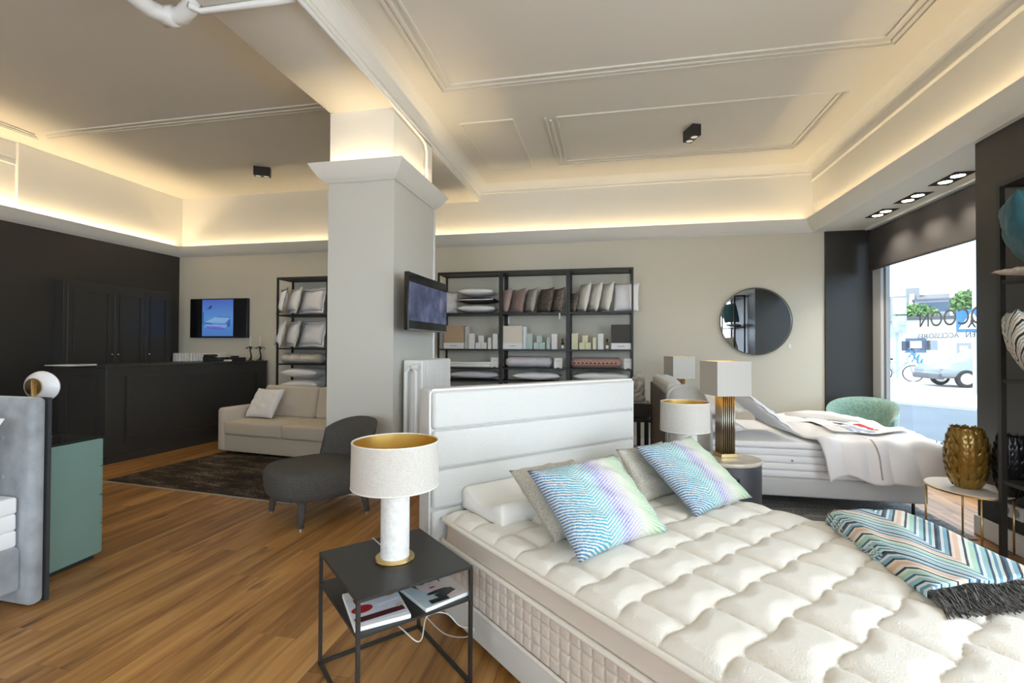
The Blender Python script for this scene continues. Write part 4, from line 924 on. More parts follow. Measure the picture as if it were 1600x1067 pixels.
for x,l in ((-1.64,'white price card beside the folded bedding'),(-.715,'white price card beside the lilac duvet'),(.25,'white price card beside the zigzag blanket')):
    t=thing('price_card',l,'card',(x,6.80,1.108),0,gK); o=box('card',-.058,.058,0,.003,0,.145,'paper',t); o.matrix_local=Matrix.Rotation(R(-8),4,'X'); box('clip',-.02,.02,.0,.02,.0,.01,'blackm',t); c=box('print',-.03,.03,-.0006,0,.10,.106,simple('print_grey',(.4,.4,.42)),o)
# boxes and bottles
gB='boxes and bottles on the shelves'
def sbox(x0,x1,z,h,m,label,y0=6.80,dp=.06,lab=None,name='product_box'):
    t=thing(name,label,'box',((x0+x1)/2,y0,z),0,gB); w_=(x1-x0)/2; box('carton',-w_,w_,0,dp,0,h,m,t,bev=.002,seg=1)
    if lab: box('paper_band',-w_-.001,w_+.001,-.0015,dp,0.004,h*.26,'paper',t); box('print',-w_*.35,w_*.35,-.0025,-.0015,h*.12,h*.15,M['print_grey'],t)
    return t
sbox(-2.41,-2.11,1.375,.345,simple('kraft_box',(.46,.35,.24),.5),'brown linen boxed set with white band behind the screen',6.79,.22,1,'bedding_box')
sbox(-2.10,-2.04,1.375,.335,simple('clear_wrap',(.62,.62,.58),.15),'upright wrapped set behind the brown box',6.84,.2,None,'bedding_box')
sbox(-1.51,-1.23,1.375,.335,simple('cream_box',(.76,.70,.58),.5),'cream boxed bed linen with white band',6.79,.2,1,'bedding_box')
sbox(-1.228,-1.176,1.375,.33,M['clear_wrap'],'wrapped set behind the cream box',6.84,.2,None,'bedding_box')
sbox(.02,.285,1.375,.345,simple('anthracite_satin',(.035,.03,.026),.55),'dark satin boxed bed linen with white band',6.79,.2,1,'bedding_box')
wp=simple('carton_white',(.80,.79,.78),.5); tp=simple('carton_mint',(.48,.60,.55),.5); yp=simple('carton_yellow',(.72,.70,.46),.5)
for base,m,nm,last in ((-2.03,wp,'white',wp),(-1.17,tp,'mint',wp),(-.525,yp,'pale yellow',wp)):
    k=1.0
    sbox(base,base+.088,1.375,.225,m,'tall %s carton at the start of its group'%nm)
    sbox(base+.105,base+.185,1.375,.095,m,'small %s carton under the stacked one, beside the tall carton'%nm); sbox(base+.188,base+.268,1.375,.095,m,'small %s carton under the stacked one, beside the slim carton'%nm)
    sbox(base+.148,base+.226,1.471,.10,m,'small %s carton stacked on two others'%nm)
    sbox(base+.292,base+.34,1.375,.165,m,'slim %s carton beside the stacked cartons'%nm); sbox(base+.362,base+.44,1.375,.22,last,'tall white carton closing the %s group'%nm)
for x,m,l in ((-1.563,'screen','dark glass bottle beside the white cartons'),(-.655,'screen','dark glass bottle with white label beside the mint cartons'),(-.035,simple('amber_glass',(.20,.12,.03),.1),'amber glass bottle beside the pale yellow cartons')):
    t=thing('spray_bottle',l,'bottle',(x,6.83,1.375),0,gB); lathe('bottle',[(.0,0),(.022,0),(.022,.085),(.012,.10),(.009,.105)],m,t,16); lathe('cap',[(.012,.105),(.012,.15),(0,.15)],'blackm',t,14); lathe('label',[(.0225,.015),(.0225,.06)],'paper',t,16,cap=False)
sbox(-2.49,-2.425,1.375,.30,simple('grey_wrap',(.5,.5,.5),.3),'upright grey wrapped set at the post beside the screen',6.84,.2,None,'bedding_box')
# ================================================================ MIRROR, CONSOLE, STATUE
mr=thing('round_mirror','large round mirror with thin dark bronze frame on the beige wall','mirror',(1.965,YB-.004,1.771))
g=lathe('mirror_glass',[(0,0),(.452,0),(.452,.018),(0,.018)],'mirror',mr,72); g.matrix_local=Matrix.Rotation(R(90),4,'X')
g=lathe('frame',[(.450,0),(.450,.030),(.464,.030),(.464,0)],simple('bronze_frame',(.16,.14,.11),.35,metal=1),mr,72,cap=False); g.matrix_local=Matrix.Rotation(R(90),4,'X')
tag(box('wall_tag',2.385,2.415,YB-.006,YB,1.40,1.46,'paper',bev=.002),'small white price tag on the wall beside the mirror','tag')
cn=thing('dark_console','black wooden console with slatted base behind the near bed','console',(.31,5.93,0))
box('drawer_block',-.14,.15,-.16,.22,.60,.745,'darkwood',cn,bev=.006); box('table_top',-.15,.16,-.17,.23,.735,.752,'darkwood',cn,bev=.005); box('lower_rail',-.15,.16,-.17,.23,.54,.575,'darkwood',cn,bev=.004)
for x in (-.13,-.05,.03,.12): box('slat',x-.012,x+.012,-.16,-.14,0,.54,'darkwood',cn); box('slat',x-.012,x+.012,.19,.21,0,.54,'darkwood',cn)
lathe('drawer_pull',[(0,0),(.012,0),(.012,.015),(0,.017)],'black',cn,10).matrix_local=Matrix.Translation((0,-.16,.67))@Matrix.Rotation(R(90),4,'X')
st=thing('monkey_statue','grey stone monkey sculpture sitting on the dark console','statue',(.335,5.90,.752),R(15))
blob('figure',[((0,0,.05),(.085,.075,.055)),((.015,.0,.14),(.062,.058,.10)),((.01,0,.215),(.055,.06,.055)),((-.005,0,.30),(.050,.048,.055)),((-.05,0,.285),(.032,.026,.024)),((.03,0,.29),(.04,.055,.075)),((.045,0,.22),(.03,.05,.08)),
  ((-.045,.052,.085),(.062,.026,.028),-20,'Y'),((-.045,-.052,.085),(.062,.026,.028),-20,'Y'),((-.085,.05,.045),(.022,.022,.05)),((-.085,-.05,.045),(.022,.022,.05)),((-.10,.05,.012),(.035,.022,.014)),((-.10,-.05,.012),(.035,.022,.014)),
  ((-.02,.062,.18),(.022,.02,.055),25,'Y'),((-.02,-.062,.18),(.022,.02,.055),25,'Y'),((-.06,.05,.14),(.05,.018,.018),15,'Y'),((-.06,-.05,.14),(.05,.018,.018),-10,'Y'),((-.085,-.035,.19),(.018,.016,.04)),((-.10,.035,.13),(.02,.016,.016)),((.0,.045,.305),(.012,.016,.018)),((.0,-.045,.305),(.012,.016,.018))],'statue',.008,st)
box('plinth',-.12,.09,-.085,.085,0,.012,'statue',st,bev=.004)
# ================================================================ SECOND BED
rg2=thing('grey_rug','grey mottled rug under the white second bed','rug',(0,0,0)); box('pile',.15,2.65,4.15,6.5,.001,.011,'rug_grey',rg2)
b2=thing('white_bed','bed with light grey base and curved cream headboard by the shop window','bed',(.54,4.55,0))
W2,L2=1.36,2.02
box('base',.06,L2,0,W2,.125,.285,'bedside2',b2,bev=.02,seg=4)
for x in (.25,L2-.06):
    for y in (.10,W2-.1): tube('leg',[(x,y,.13),(x,y,.011)],.012,'black',b2,10)
def wing_poly(): return [(-.05,0.012),(-.05,.95)]+[(-.05+.11*(1-math.cos(R(a)))+0,.95+.125*math.sin(R(a))) for a in range(15,91,15)]+[(.12,1.085),(.20,1.06),(.27,1.0),(.315,.90),(.335,.78),(.34,.5),(.34,.012)]
def wing(y0,y1):
    bm=bmesh.new(); P=wing_poly(); a=[bm.verts.new((x,y0,z)) for x,z in P]; b_=[bm.verts.new((x,y1,z)) for x,z in P]; n=len(P)
    bm.faces.new(a); bm.faces.new(b_[::-1])
    for i in range(n): bm.faces.new((a[i],b_[i],b_[(i+1)%n],a[(i+1)%n]))
    bmesh.ops.recalc_face_normals(bm,faces=bm.faces); bmesh.ops.bevel(bm,geom=[e for e in bm.edges if abs(e.verts[0].co.y-e.verts[1].co.y)<1e-6],offset=.025,segments=4,affect='EDGES'); return bm
from_bm('headboard_wing',wing(-.13,-.03),'cream',b2,True); from_bm('headboard_wing',wing(W2+.0,W2+.085),'cream',b2,True)
box('headboard',-.04,.06,-.06,W2+.06,.012,1.09,'cream',b2,bev=.04,seg=5); box('headboard_back',-.062,-.045,-.125,W2+.08,.012,1.0,'backgrey',b2,bev=.004)
m2=thing('white_bed_mattress','white mattress with ribbed side on the second bed','mattress',(.54,4.55,.285))
for k in range(4): box('mattress_rib',.08,L2-.01,.0+.004*(k in (0,3)),W2,.0+k*.062,.0625+k*.062,'sheet',m2,bev=.022,seg=4)
box('mattress_topper',.075,L2-.005,-.006,W2+.006,.25,.305,'sheet',m2,bev=.022,seg=4)
for x in (.55,1.0,1.45): lathe('tuft',[(0,.008),(.008,.006),(.010,0)],simple('tuft_grey',(.3,.3,.3)),m2,10).matrix_local=Matrix.Translation((x,.0,.15))@Matrix.Rotation(R(90),4,'X')
# duvet
dv=thing('white_duvet','rumpled white satin duvet spread over the foot of the second bed','duvet',(.54,4.55,.285))
v=[];f=[];na,nb=110,100; X0,X1,Y0,Y1=1.10,L2+.01,-.02,W2+.02; drop=.40
def edge(p,lo,hi,r_=.07):
    if p<lo: e=lo-p; s=-1; b0=lo
    elif p>hi: e=p-hi; s=1; b0=hi
    else: return p,0
    o=r_*(1-math.exp(-e/r_)); return b0+s*o,max(0,e-o)
for i in range(na+1):
    for j in range(nb+1):
        p=X0+(X1+drop*.92-X0)*i/na; q_=Y0-drop+(Y1-Y0+2*drop)*j/nb
        skew=.14*(1-max(0,min(1,(q_+drop)/.8))); ps=p+skew*max(0,(1-i/na))     # head-side hem runs diagonally near the front
        x,dx=edge(ps,-9,X1); y,dy=edge(q_,Y0,Y1); d=max(dx,dy)+.35*min(dx,dy)
        top=.335+.030+.035*nz(ps*1.7,q_*1.5,1,5)+.018*nz(ps*4,q_*3.2,1,9)
        hem=min(1,i/na/.06); top=.315+(top-.315)*(.35+.65*hem**.5)
        fold=0
        if d>0: fold=.030*math.sin(ps*11+2.2*math.sin(ps*4)+q_*3)*min(1,d/.12)
        if dy>0 and q_<0: y-=abs(fold)*1.0+.012
        if dx>0: x+=abs(.030*math.sin(q_*10+1.5*math.sin(q_*3))*min(1,d/.12))
        z=top-d+ (.012*math.sin(ps*17+q_*6) if d>0 else 0)
        v.append((x,y,max(z,-.03+.02*math.sin(ps*6))))
for i in range(na):
    for j in range(nb): a=i*(nb+1)+j; f.append((a,a+nb+1,a+nb+2,a+1))
from mathutils.bvhtree import BVHTree
DUV=BVHTree.FromPolygons([Vector(p)+Vector((.54,4.55,.285)) for p in v],f)
o=mesh('cover',v,f,'duvet',dv,True); md=o.modifiers.new('s','SOLIDIFY'); md.thickness=.012; md.offset=1
pts=[(v[(36)*(nb+1)+j][0],v[36*(nb+1)+j][1]-.013,v[36*(nb+1)+j][2]+.006) for j in range(2,26)]
tube('seam_piping',pts,.006,simple('taupe_piping',(.50,.44,.38)),dv,6)
# folded-back edge roll
tube('folded_edge',[(1.35,1.25,.385),(1.55,1.18,.40),(1.75,1.12,.40),(1.95,.95,.375)],.05,'duvet',dv,12,rs=[.03,.05,.05,.02])
# pillows on second bed
def bed_pillow(c,w_,h,t,rot,label,seed,m='sheet',fl=.03):
    e=bpy.data.objects.new('sleeping_pillow',None); COL.objects.link(e); e.matrix_world=Matrix.Translation(c)@Matrix.Rotation(R(rot[2]),4,'Z')@Matrix.Rotation(R(rot[1]),4,'Y')@Matrix.Rotation(R(rot[0]),4,'X'); tag(e,label,'pillow','white pillows at the head of the second bed'); pillow_mesh('cover',w_,h,t,m,e,24,seed,.014,.05,min(fl,.02))
zt=.592
bed_pillow((.93,4.90,zt+.092),.50,.60,.125,(0,0,0),'lowest white pillow lying flat near the drum nightstand',61)
bed_pillow((.93,4.90,zt+.252),.48,.60,.115,(0,0,2),'white pillow lying on the lowest pillow near the nightstand',62)
bed_pillow((1.375,4.91,zt+.225),.54,.60,.09,(0,38,6),'white flanged pillow sliding off the pillow pile towards the duvet',63,'sheet',.04)
bed_pillow((.93,5.565,zt+.092),.50,.58,.125,(0,0,0),'white pillow lying flat on the wall side',64)
bed_pillow((.93,5.565,zt+.252),.48,.58,.115,(0,0,-2),'white pillow stacked on the wall side of the second bed',65)
# leaflet on the duvet
lf=thing('printed_leaflet','large printed leaflet with red bar and blue photo lying on the duvet','leaflet',(2.17,5.08,.697),R(8)); 
def soft_sheet(name,x0,x1,y0,y1,m,dz,par):
    v=[];f=[];n=10
    for i in range(n+1):
        for j in range(n+1): x=x0+(x1-x0)*i/n; y=y0+(y1-y0)*j/n; pw_=Matrix.Translation((2.17,5.08,0))@Matrix.Rotation(R(8),4,'Z')@Vector((x,y,0)); h_=DUV.ray_cast(Vector((pw_.x,pw_.y,2)),Vector((0,0,-1)))[0]; v.append((x,y,(h_.z if h_ else .66)+.034-.697+dz))
    for i in range(n):
        for j in range(n): a=i*(n+1)+j; f.append((a,a+n+1,a+n+2,a+1))
    return mesh(name,v,f,m,par,True)
soft_sheet('sheet',-.30,.30,-.38,.38,'paper',0,lf); soft_sheet('photo_print',-.18,.06,-.34,-.12,simple('print_bluegrey',(.42,.46,.62)),.0015,lf); soft_sheet('red_bar',.10,.15,-.25,.05,simple('print_red2',(.55,.03,.05)),.002,lf); soft_sheet('dark_bar',.02,.06,.10,.34,simple('print_navy',(.06,.07,.14)),.002,lf)
for k in range(4): soft_sheet('text_line',-.16+.07*k,-.145+.07*k,-.08,.10,M['print_grey'],.0015,lf)
# drum nightstands + square shade lamps
def drum(x,y,label):
    t=thing('drum_nightstand',label,'nightstand',(x,y,0),0,'oval drum nightstands at the second bed')
    lathe('body',[(0,0),(.96,0),(1,.012),(1,.475),(.97,.49)],'drum',t,56,sx=.275,sy=.235); lathe('stone_top',[(.0,.49),(1.0,.49),(1.02,.497),(1.02,.512),(1.0,.52),(0,.52)],'travtop',t,56,sx=.275,sy=.235); return t
drum(.905,4.16,'anthracite oval drum nightstand with travertine top in front of the second bed'); drum(.90,6.42,'anthracite drum nightstand between the second bed and the beige wall')
def square_lamp(x,y,z,rz,label):
    t=thing('square_table_lamp',label,'table lamp',(x,y,z),rz,'ribbed brass lamps with square shades')
    box('foot',-.068,.068,-.068,.068,0,.03,'brass',t,bev=.003)
    box('core',-.04,.04,-.04,.04,.03,.51,simple('core_dark',(.05,.045,.03),.4),t)
    for k in range(4):
        for i in range(7):
            a=-.051+.017*i
            x_,y_={0:(a,-.051),1:(a,.051),2:(-.051,a),3:(.051,a)}[k]
            if k>1 and i in (0,6): continue
            tube('bar',[(x_,y_,.03),(x_,y_,.51)],.0056,'bronzebar',t,8)
    s=.142; z0,z1=.50,.775; bm=bmesh.new()
    v=[(sx*s,sy*s,zz) for zz in (z0,z1) for sx,sy in ((-1,-1),(1,-1),(1,1),(-1,1))]; f=[(i,(i+1)%4,4+(i+1)%4,4+i) for i in range(4)]
    sh=mesh('lamp_shade',v,f,simple('grey_shade',(.62,.60,.55),.85,bump=.1,bscale=300),t); md=sh.modifiers.new('s','SOLIDIFY'); md.thickness=.003; md.offset=-1
    v2=[(x_*.968,y_*.968,min(max(zz,z0+.001),z1-.001)) for x_,y_,zz in v]; mesh('gold_lining',v2,[q_[::-1] for q_ in f],'goldin',sh)
    boxes('shade_cross',[(-s+.004,s-.004,-.004,.004,z0+.1,z0+.106),(-.004,.004,-s+.004,s-.004,z0+.1,z0+.106)],'brass',sh)
    l=bpy.data.lights.new('lamp_bulb','POINT'); l.energy=.8; l.color=(1,.75,.4); l.shadow_soft_size=.03; lo_=bpy.data.objects.new('lamp_bulb',l); lo_.location=(0,0,.68); link(lo_,t); return t
square_lamp(.925,4.215,.52,R(17),'ribbed brass lamp with square grey shade on the near drum nightstand'); square_lamp(.865,6.42,.52,R(17),'ribbed brass lamp with square shade behind the curved headboard')
# green tub chair
gc=thing('green_tub_chair','green velvet tub chair in the corner by the shop window','armchair',(2.97,6.52,0),R(-35))
v=[];f=[];na,nh=36,10
for side in (0,1):
    for i in range(na+1):
        a=R(-25+230*i/na); k_=abs(i/na-.5)*2
        for k in range(nh+1):
            t=k/nh; ztop=.80-.20*k_**2.2; z=.16+(ztop-.16)*t; rr=(.33+.03*t) if side==0 else (.33+.03*t)-.055*math.sqrt(max(0,1-max(0,(t-.8)/.2)**2))
            v.append((rr*math.cos(a),rr*math.sin(a)*.95,z))
S=(na+1)*(nh+1)
for s in (0,1):
    for i in range(na):
        for k in range(nh): q_=s*S+i*(nh+1)+k; g=(q_,q_+nh+1,q_+nh+2,q_+1); f.append(g if s==0 else g[::-1])
for i in range(na): q_=i*(nh+1)+nh; f.append((q_,q_+nh+1,S+q_+nh+1,S+q_))
for k in range(nh): f.append((k,k+1,S+k+1,S+k)); q_=na*(nh+1)+k; f.append((q_,S+q_,S+q_+1,q_+1))
mesh('shell',v,f,'greenv',gc,True); shell('seat_cushion',0,0,.285,.27,.30,.46,'greenv',gc,2.3)
for a in (45,135,225,315): tube('leg',[(.22*math.cos(R(a)),.22*math.sin(R(a)),.20),(.25*math.cos(R(a)),.25*math.sin(R(a)),0)],.014,'black',gc,8)
# ================================================================ PIER: SHELF, TABLE, VASES
metal_shelf(2.495,2.715,2.60,3.735,(.55,1.205,1.85),2.49,'tall narrow black metal shelf against the dark pier','black metal shelf on the pier','pier_shelf',.03)
def side_cushion(c,w_,h,t,m,rot,label,seed,cat='cushion'):
    e=bpy.data.objects.new('shelf_cushion',None); COL.objects.link(e); e.matrix_world=Matrix.Translation(c)@Matrix.Rotation(R(rot[2]),4,'Z')@Matrix.Rotation(R(rot[0]),4,'X')@Matrix.Rotation(R(rot[1]),4,'Y'); tag(e,label,cat,'cushions on the pier shelf'); pillow_mesh('cover',w_,h,t,m,e,22,seed,.014,.07); return e
side_cushion((2.475,3.485,2.14),.42,.42,.17,'teal',(75,0,62),'teal velvet cushion on the upper board of the pier shelf',71)
side_cushion((2.55,3.47,1.882),.30,.34,.045,simple('beige_knit',(.55,.46,.38),.9,var=.3,vscale=50,bump=.5,bscale=60),(0,0,20),'beige patterned cushion lying under the teal cushion',72)
side_cushion((2.475,3.475,1.435),.42,.43,.16,'zig_shelf',(72,0,62),'cream zigzag striped cushion on the middle board of the pier shelf',73)
tbx,tby,tbz=2.50,4.02,.42
rt=thing('marble_side_table','round white marble side table with thin brass legs by the pier','side table',(tbx,tby,0))
lathe('marble_top',[(0,tbz-.018),(.97,tbz-.018),(1,tbz-.012),(1,tbz-.004),(.985,tbz),(0,tbz)],'marble',rt,56,sx=.228,sy=.275); lathe('brass_rim',[(1.0,tbz-.017),(1.012,tbz-.015),(1.012,tbz-.006),(1.0,tbz-.004)],'brass',rt,56,sx=.228,sy=.275,cap=False)
L=[]
for a in (150,250,330,60): 
    x,y=.215*math.cos(R(a)),.262*math.sin(R(a)); L.append((x,y)); tube('leg',[(x,y,tbz-.016),(x,y,.006)],.0065,'brass',rt,8)
for a,b_ in ((0,2),(1,3)): tube('cross_brace',[(*L[a],.012),(*L[b_],.012)],.005,'brass',rt,8)
def leaf_vase(x,y,z,r_,h,m,label):
    t=thing('leaf_vase',label,'vase',(x,y,z),0,'leaf covered vases on the marble table')
    pr=[(.55,0),(.68,.03),(.86,.2),(.98,.42),(1,.55),(.93,.75),(.80,.9),(.66,1.0)]
    lathe('body',[(0,0)]+[(a*r_*.94,b_*h) for a,b_ in pr]+[(.58*r_,h),(.62*r_,h*.85),(.5*r_,h*.4),(0,h*.3)],m,t,36)
    def rad(tt):
        for (a0,b0),(a1,b1) in zip(pr,pr[1:]):
            if b0<=tt<=b1: return (a0+(a1-a0)*(tt-b0)/(b1-b0))*r_
        return pr[-1][0]*r_
    lv=[];lf=[];nn=5; base=None
    for row in range(9):
        for k in range(13):
            if base is None:
                pass
            t0=.02+row*.112; a=2*math.pi*(k+.5*(row%2))/13+.15*math.sin(row*3+k); vv=[];ff=[]
            Lh=.175; wd=.25
            for i in range(nn+1):
                q_=i/nn; tt=min(1.02,t0+Lh*q_); wq=wd*math.sin(math.pi*min(1,.12+.80*q_))**.8*(1 if q_<.9 else .7)
                for s in (-1,-.5,0,.5,1):
                    rr=rad(min(1,tt))+.002+.0125*q_-.005*abs(s)**2; an=a+s*wq
                    vv.append((rr*math.cos(an),rr*math.sin(an),tt*h+.010*(1-abs(s))*(q_>.9)))
            for i in range(nn):
                for s in range(4): ff.append((i*5+s,i*5+s+1,i*5+s+6,i*5+s+5))
            o=mesh('leaf',vv,ff,m,t,True)
    return t
M['amber']=mat('amber_glaze',(.30,.175,.035),.09,.35); M['blackgl']=mat('black_glaze',(.012,.012,.015),.15)
vp=atz(1519,763,tbz); leaf_vase(vp.x-.015,vp.y+.03,tbz,.120,.42,'amber','amber glazed vase covered in leaf scales')
vq=atz(1572,762,tbz); leaf_vase(2.632,3.832,tbz,.085,.40,'blackgl','black glazed vase covered in leaf scales behind the amber one')
# ================================================================ STREET OUTSIDE
asph=simple('asphalt',(.12,.135,.16),.9,var=.08,vscale=.6); pave=simple('pavement',(.55,.53,.50),.9,var=.05,vscale=.8)
struct(box('ground_street',XW+.1,120,-60,140,-.20,-.05,asph))
struct(box('pavement_near',XW+.1,4.9,-40,12,-.06,.0,pave,bev=.01))
k0=atz(1388,627,0); k1=atz(1534,640,0); dk=(k1-k0).normalized(); nk=Vector((-dk.y,dk.x,0))
K=[k0-dk*14,k1+dk*40,k1+dk*40+nk*60,k0-dk*14+nk*60]
struct(prism('pavement_far',[(p.x,p.y) for p in K],.12,pave,None,'z',(0,0,-.10)))
ex=ray(1460,540); ex.z=0; ex.normalize(); sx_=Vector((ex.y,-ex.x,0))      # view axis through the window and its right-hand side
def facing(px,py,z=0.0): p=atz(px,py,z); return p
def place(name,label,cat,p,group=None): 
    return thing(name,label,cat,(p.x,p.y,.02),math.atan2(sx_.y,sx_.x),group)
def height_at(p,py,px): # height where the pixel's ray passes over place p
    d=ray(px,py); h=math.hypot(p.x,p.y)/math.hypot(d.x,d.y); return CAM_H+d.z*h
def across(p,px0,px1):
    D=math.hypot(p.x,p.y); out=[]
    for px in (px0,px1):
        d=ray(px,540); n=ex; t=(p.x*n.x+p.y*n.y)/(d.x*n.x+d.y*n.y); q_=Vector((d.x*t,d.y*t,0)); out.append((q_-Vector((p.x,p.y,0))).dot(sx_))
    return out
# garden wall with small framed notices
pw=facing(1450,587); wl=place('garden_wall','white rendered wall with small notices across the street','wall',pw)
a,b_=across(pw,1378,1640); ht=height_at(pw,529,1450); box('wall',a,b_,0,.25,-.05,ht,simple('render_white',(.78,.78,.76),.9),wl); box('coping',a,b_,-.05,.3,ht,ht+.08,simple('coping_grey',(.5,.5,.5)),wl)
for i,(px,py,sz,c) in enumerate(((1418,541,.5,(.08,.09,.12)),(1431,539,.85,(.12,.15,.22)),(1444,540,.5,(.45,.45,.46)),(1455,540,.5,(.25,.28,.33)),(1506,545,.55,(.28,.3,.34)))):
    s,_=across(pw,px,px); z=height_at(pw,py,px); o=box('notice',s-sz/2,s+sz/2,-.03,0,z-sz*.5,z+sz*.5,simple('notice_%d'%i,c),wl)
    if i in (1,4): box('notice_sheet',s-sz*.28,s+sz*.28,-.035,-.03,z-sz*.22,z+sz*.22,'paper',o)
for k in range(3):
    s,_=across(pw,1424+5*k,0); z=height_at(pw,552+7*k,1428); tube('graffiti',[(s-.25,-.01,z),(s-.1,-.012,z+.25),(s+.05,-.012,z-.1),(s+.2,-.012,z+.18),(s+.1,-.012,z-.3)],.035,simple('graffiti_blue',(.10,.28,.60)),wl,5)
# houses
def house(name,label,px0,px1,py_base,py_eave,py_ridge,dist_px,roofc,wallc,dorm=()):
    p=facing(dist_px[0],dist_px[1]); t=place(name,label,'house',p,'houses across the street'); a,b_=across(p,px0,px1); c=(px0+px1)/2
    ze=height_at(p,py_eave,c); zr=height_at(p,py_ridge,c); dp=(zr-ze)*1.15
    box('wall',a,b_,0,2*dp,-.05,ze,simple(name+'_wall',wallc,.9),t)
    rm=simple(name+'_roof',roofc,.8,var=.06,vscale=2)
    v=[(a-.3,-.4,ze-.3),(b_+.3,-.4,ze-.3),(b_+.3,dp,zr),(a-.3,dp,zr),(a-.3,2*dp+.4,ze-.3),(b_+.3,2*dp+.4,ze-.3)]
    r=mesh('roof',v,[(0,1,2,3),(3,2,5,4),(0,3,4),(1,5,2),(0,4,5,1)],rm,t)
    for px,py in dorm:
        s,_=across(p,px,px); z=height_at(p,py,px); fr=(z-ze)/(zr-ze)*dp; d=box('dormer',s-.95,s+.95,fr-.9,fr+1.6,z-.8,z+.75,simple('dormer_cheek',(.45,.45,.48)),t); box('pane',s-.65,s+.65,fr-.93,fr-.9,z-.5,z+.5,simple('far_pane',(.10,.14,.20),.1),d); box('dormer_roof',s-1.15,s+1.15,fr-1.2,fr+1.8,z+.75,z+.9,rm,d)
    return t,p,a,b_,ze,zr,dp
t,p,a,b_,ze,zr,dp=house('long_house','long house with grey tiled roof and two dormers across the street',1378,1502,545,497,457,(1450,566),(.20,.19,.20),(.6,.58,.56),((1447,480),(1471,479)))
for px in (1424,1489): s,_=across(p,px,px); prism('fire_wall',[(-.5,ze-.35),(-.5,ze+.1),(dp,zr+.45),(dp,zr-.1)],.4,simple('firewall',(.6,.6,.6)),t,'x',(s-.2,0,0))
s,_=across(p,1425,0); box('chimney',s-.6,s+.6,dp-.4,dp+.5,zr-.5,zr+.8,simple('chimney_grey',(.35,.33,.32)),t)
house('dark_roof_house','house with dark slate roof beside the long house',1500,1600,545,492,455,(1520,567),(.12,.13,.16),(.65,.63,.6),((1540,478),))
# low white workshop with dark roof edge
p=facing(1455,580); t=place('low_workshop','low white workshop building behind the garden wall','building',p); a,b_=across(p,1412,1560); z=height_at(p,500,1455); box('wall',a,b_,0,3,-.05,z,M['render_white'],t); box('roof_edge',a-.2,b_+.2,-.3,3.2,z,z+.22,simple('roof_edge_dark',(.10,.10,.11)),t)
# trees
lm=simple('tree_leaves',(.16,.27,.09),.7,var=.4,vscale=1.5)
def tree(px,py,base,w_,h,label,seed):
    p=facing(*base); t=place('street_tree',label,'tree',p,'trees across the street'); z=height_at(p,py,px); tube('trunk',[(0,0,0),(.05,0,z*.6),(0,0,z)],.14,simple('bark',(.15,.11,.08)),t,8)
    rd=random.Random(seed); v=[];f=[]
    for k in range(900):
        while 1:
            q_=Vector((rd.uniform(-1,1),rd.uniform(-1,1),rd.uniform(-1,1)))
            if .35<q_.length<1: break
        c=Vector((q_.x*w_,q_.y*w_*.7,z+q_.z*h)); r_=rd.uniform(.12,.26); e1=Vector((rd.uniform(-1,1),rd.uniform(-1,1),rd.uniform(-1,1))).normalized(); e2=e1.orthogonal().normalized(); b0=len(v)
        v+=[c-e1*r_,c+e2*r_*.5,c+e1*r_,c-e2*r_*.5]; f.append((b0,b0+1,b0+2,b0+3))
    stuff(mesh('foliage',v,f,lm,t))
tree(1430,492,(1430,572),1.5,.9,'light green tree behind the picture board',3); tree(1512,476,(1512,570),1.2,1.3,'green tree in front of the dark roofed house',5)
# picture board on a post
p=facing(1404,592); t=place('picture_board','grey post with two framed pictures on the far pavement','sign board',p)
for i,(y0,y1) in enumerate(((466,492),(494,521))):
    a,b_=across(p,1394,1417); z0=height_at(p,y1,1405); z1=height_at(p,y0,1405); fr=box('picture_frame',a,b_,-.05,.05,z0,z1,simple('frame_grey',(.42,.43,.46)),t,bev=.01); m_=(b_-a)*.1; sh=box('picture_sheet',a+m_,b_-m_,-.06,-.05,z0+m_,z1-m_,simple('sheet_%d'%i,((.78,.80,.82),(.45,.47,.50))[i],.5,var=.25*i,vscale=3),fr)
    if i==0: tube('drawn_line',[(a+m_*2,-.062,z0+(z1-z0)*.6),(0*a+(a+b_)/2,-.062,z0+(z1-z0)*.4),(b_-m_*2,-.062,z0+(z1-z0)*.5)],.015,M['print_grey'],sh,5)
a,b_=across(p,1399,1404); box('post',a,b_,.05,.2,0,height_at(p,495,1402),simple('post_grey',(.40,.42,.45)),t)
# crossing sign on a tall pole
p=facing(1526,617); t=place('street_pole','pale lamp pole with blue crossing sign outside the pane','street pole',p); zt_=height_at(p,330,1526); tube('pole',[(0,0,0),(0,0,zt_)],.085,simple('galv',(.62,.65,.68),.5,metal=.3),t,14)
z0=height_at(p,520,1526); z1=height_at(p,484,1526); w_=(z1-z0)/2; sg_=box('crossing_sign',-w_-.1,w_-.1,-.13,-.10,z0,z1,simple('sign_blue',(.06,.20,.55),.4),t,bev=.02); zc_=(z0+z1)/2; prism('white_triangle',[(-w_*.85-.1,zc_-w_*.72),(w_*.85-.1,zc_-w_*.72),(-.1,zc_+w_*.8)],.006,'paper',sg_,'y',(0,-.137,0))
fg=simple('sign_figure',(.03,.03,.035)); prism('figure_print',ell(-.1,zc_+w_*.25,w_*.10,w_*.10,12),.004,fg,sg_,'y',(0,-.142,0)); prism('figure_print',[(-.1-w_*.08,zc_+w_*.13),(-.1+w_*.10,zc_+w_*.13),(-.1+w_*.10,zc_-w_*.2),(-.1+w_*.28,zc_-w_*.6),(-.1+w_*.16,zc_-w_*.6),(-.1,zc_-w_*.28),(-.1-w_*.18,zc_-w_*.6),(-.1-w_*.3,zc_-w_*.6),(-.1-w_*.1,zc_-w_*.2)],.004,fg,sg_,'y',(0,-.142,0))
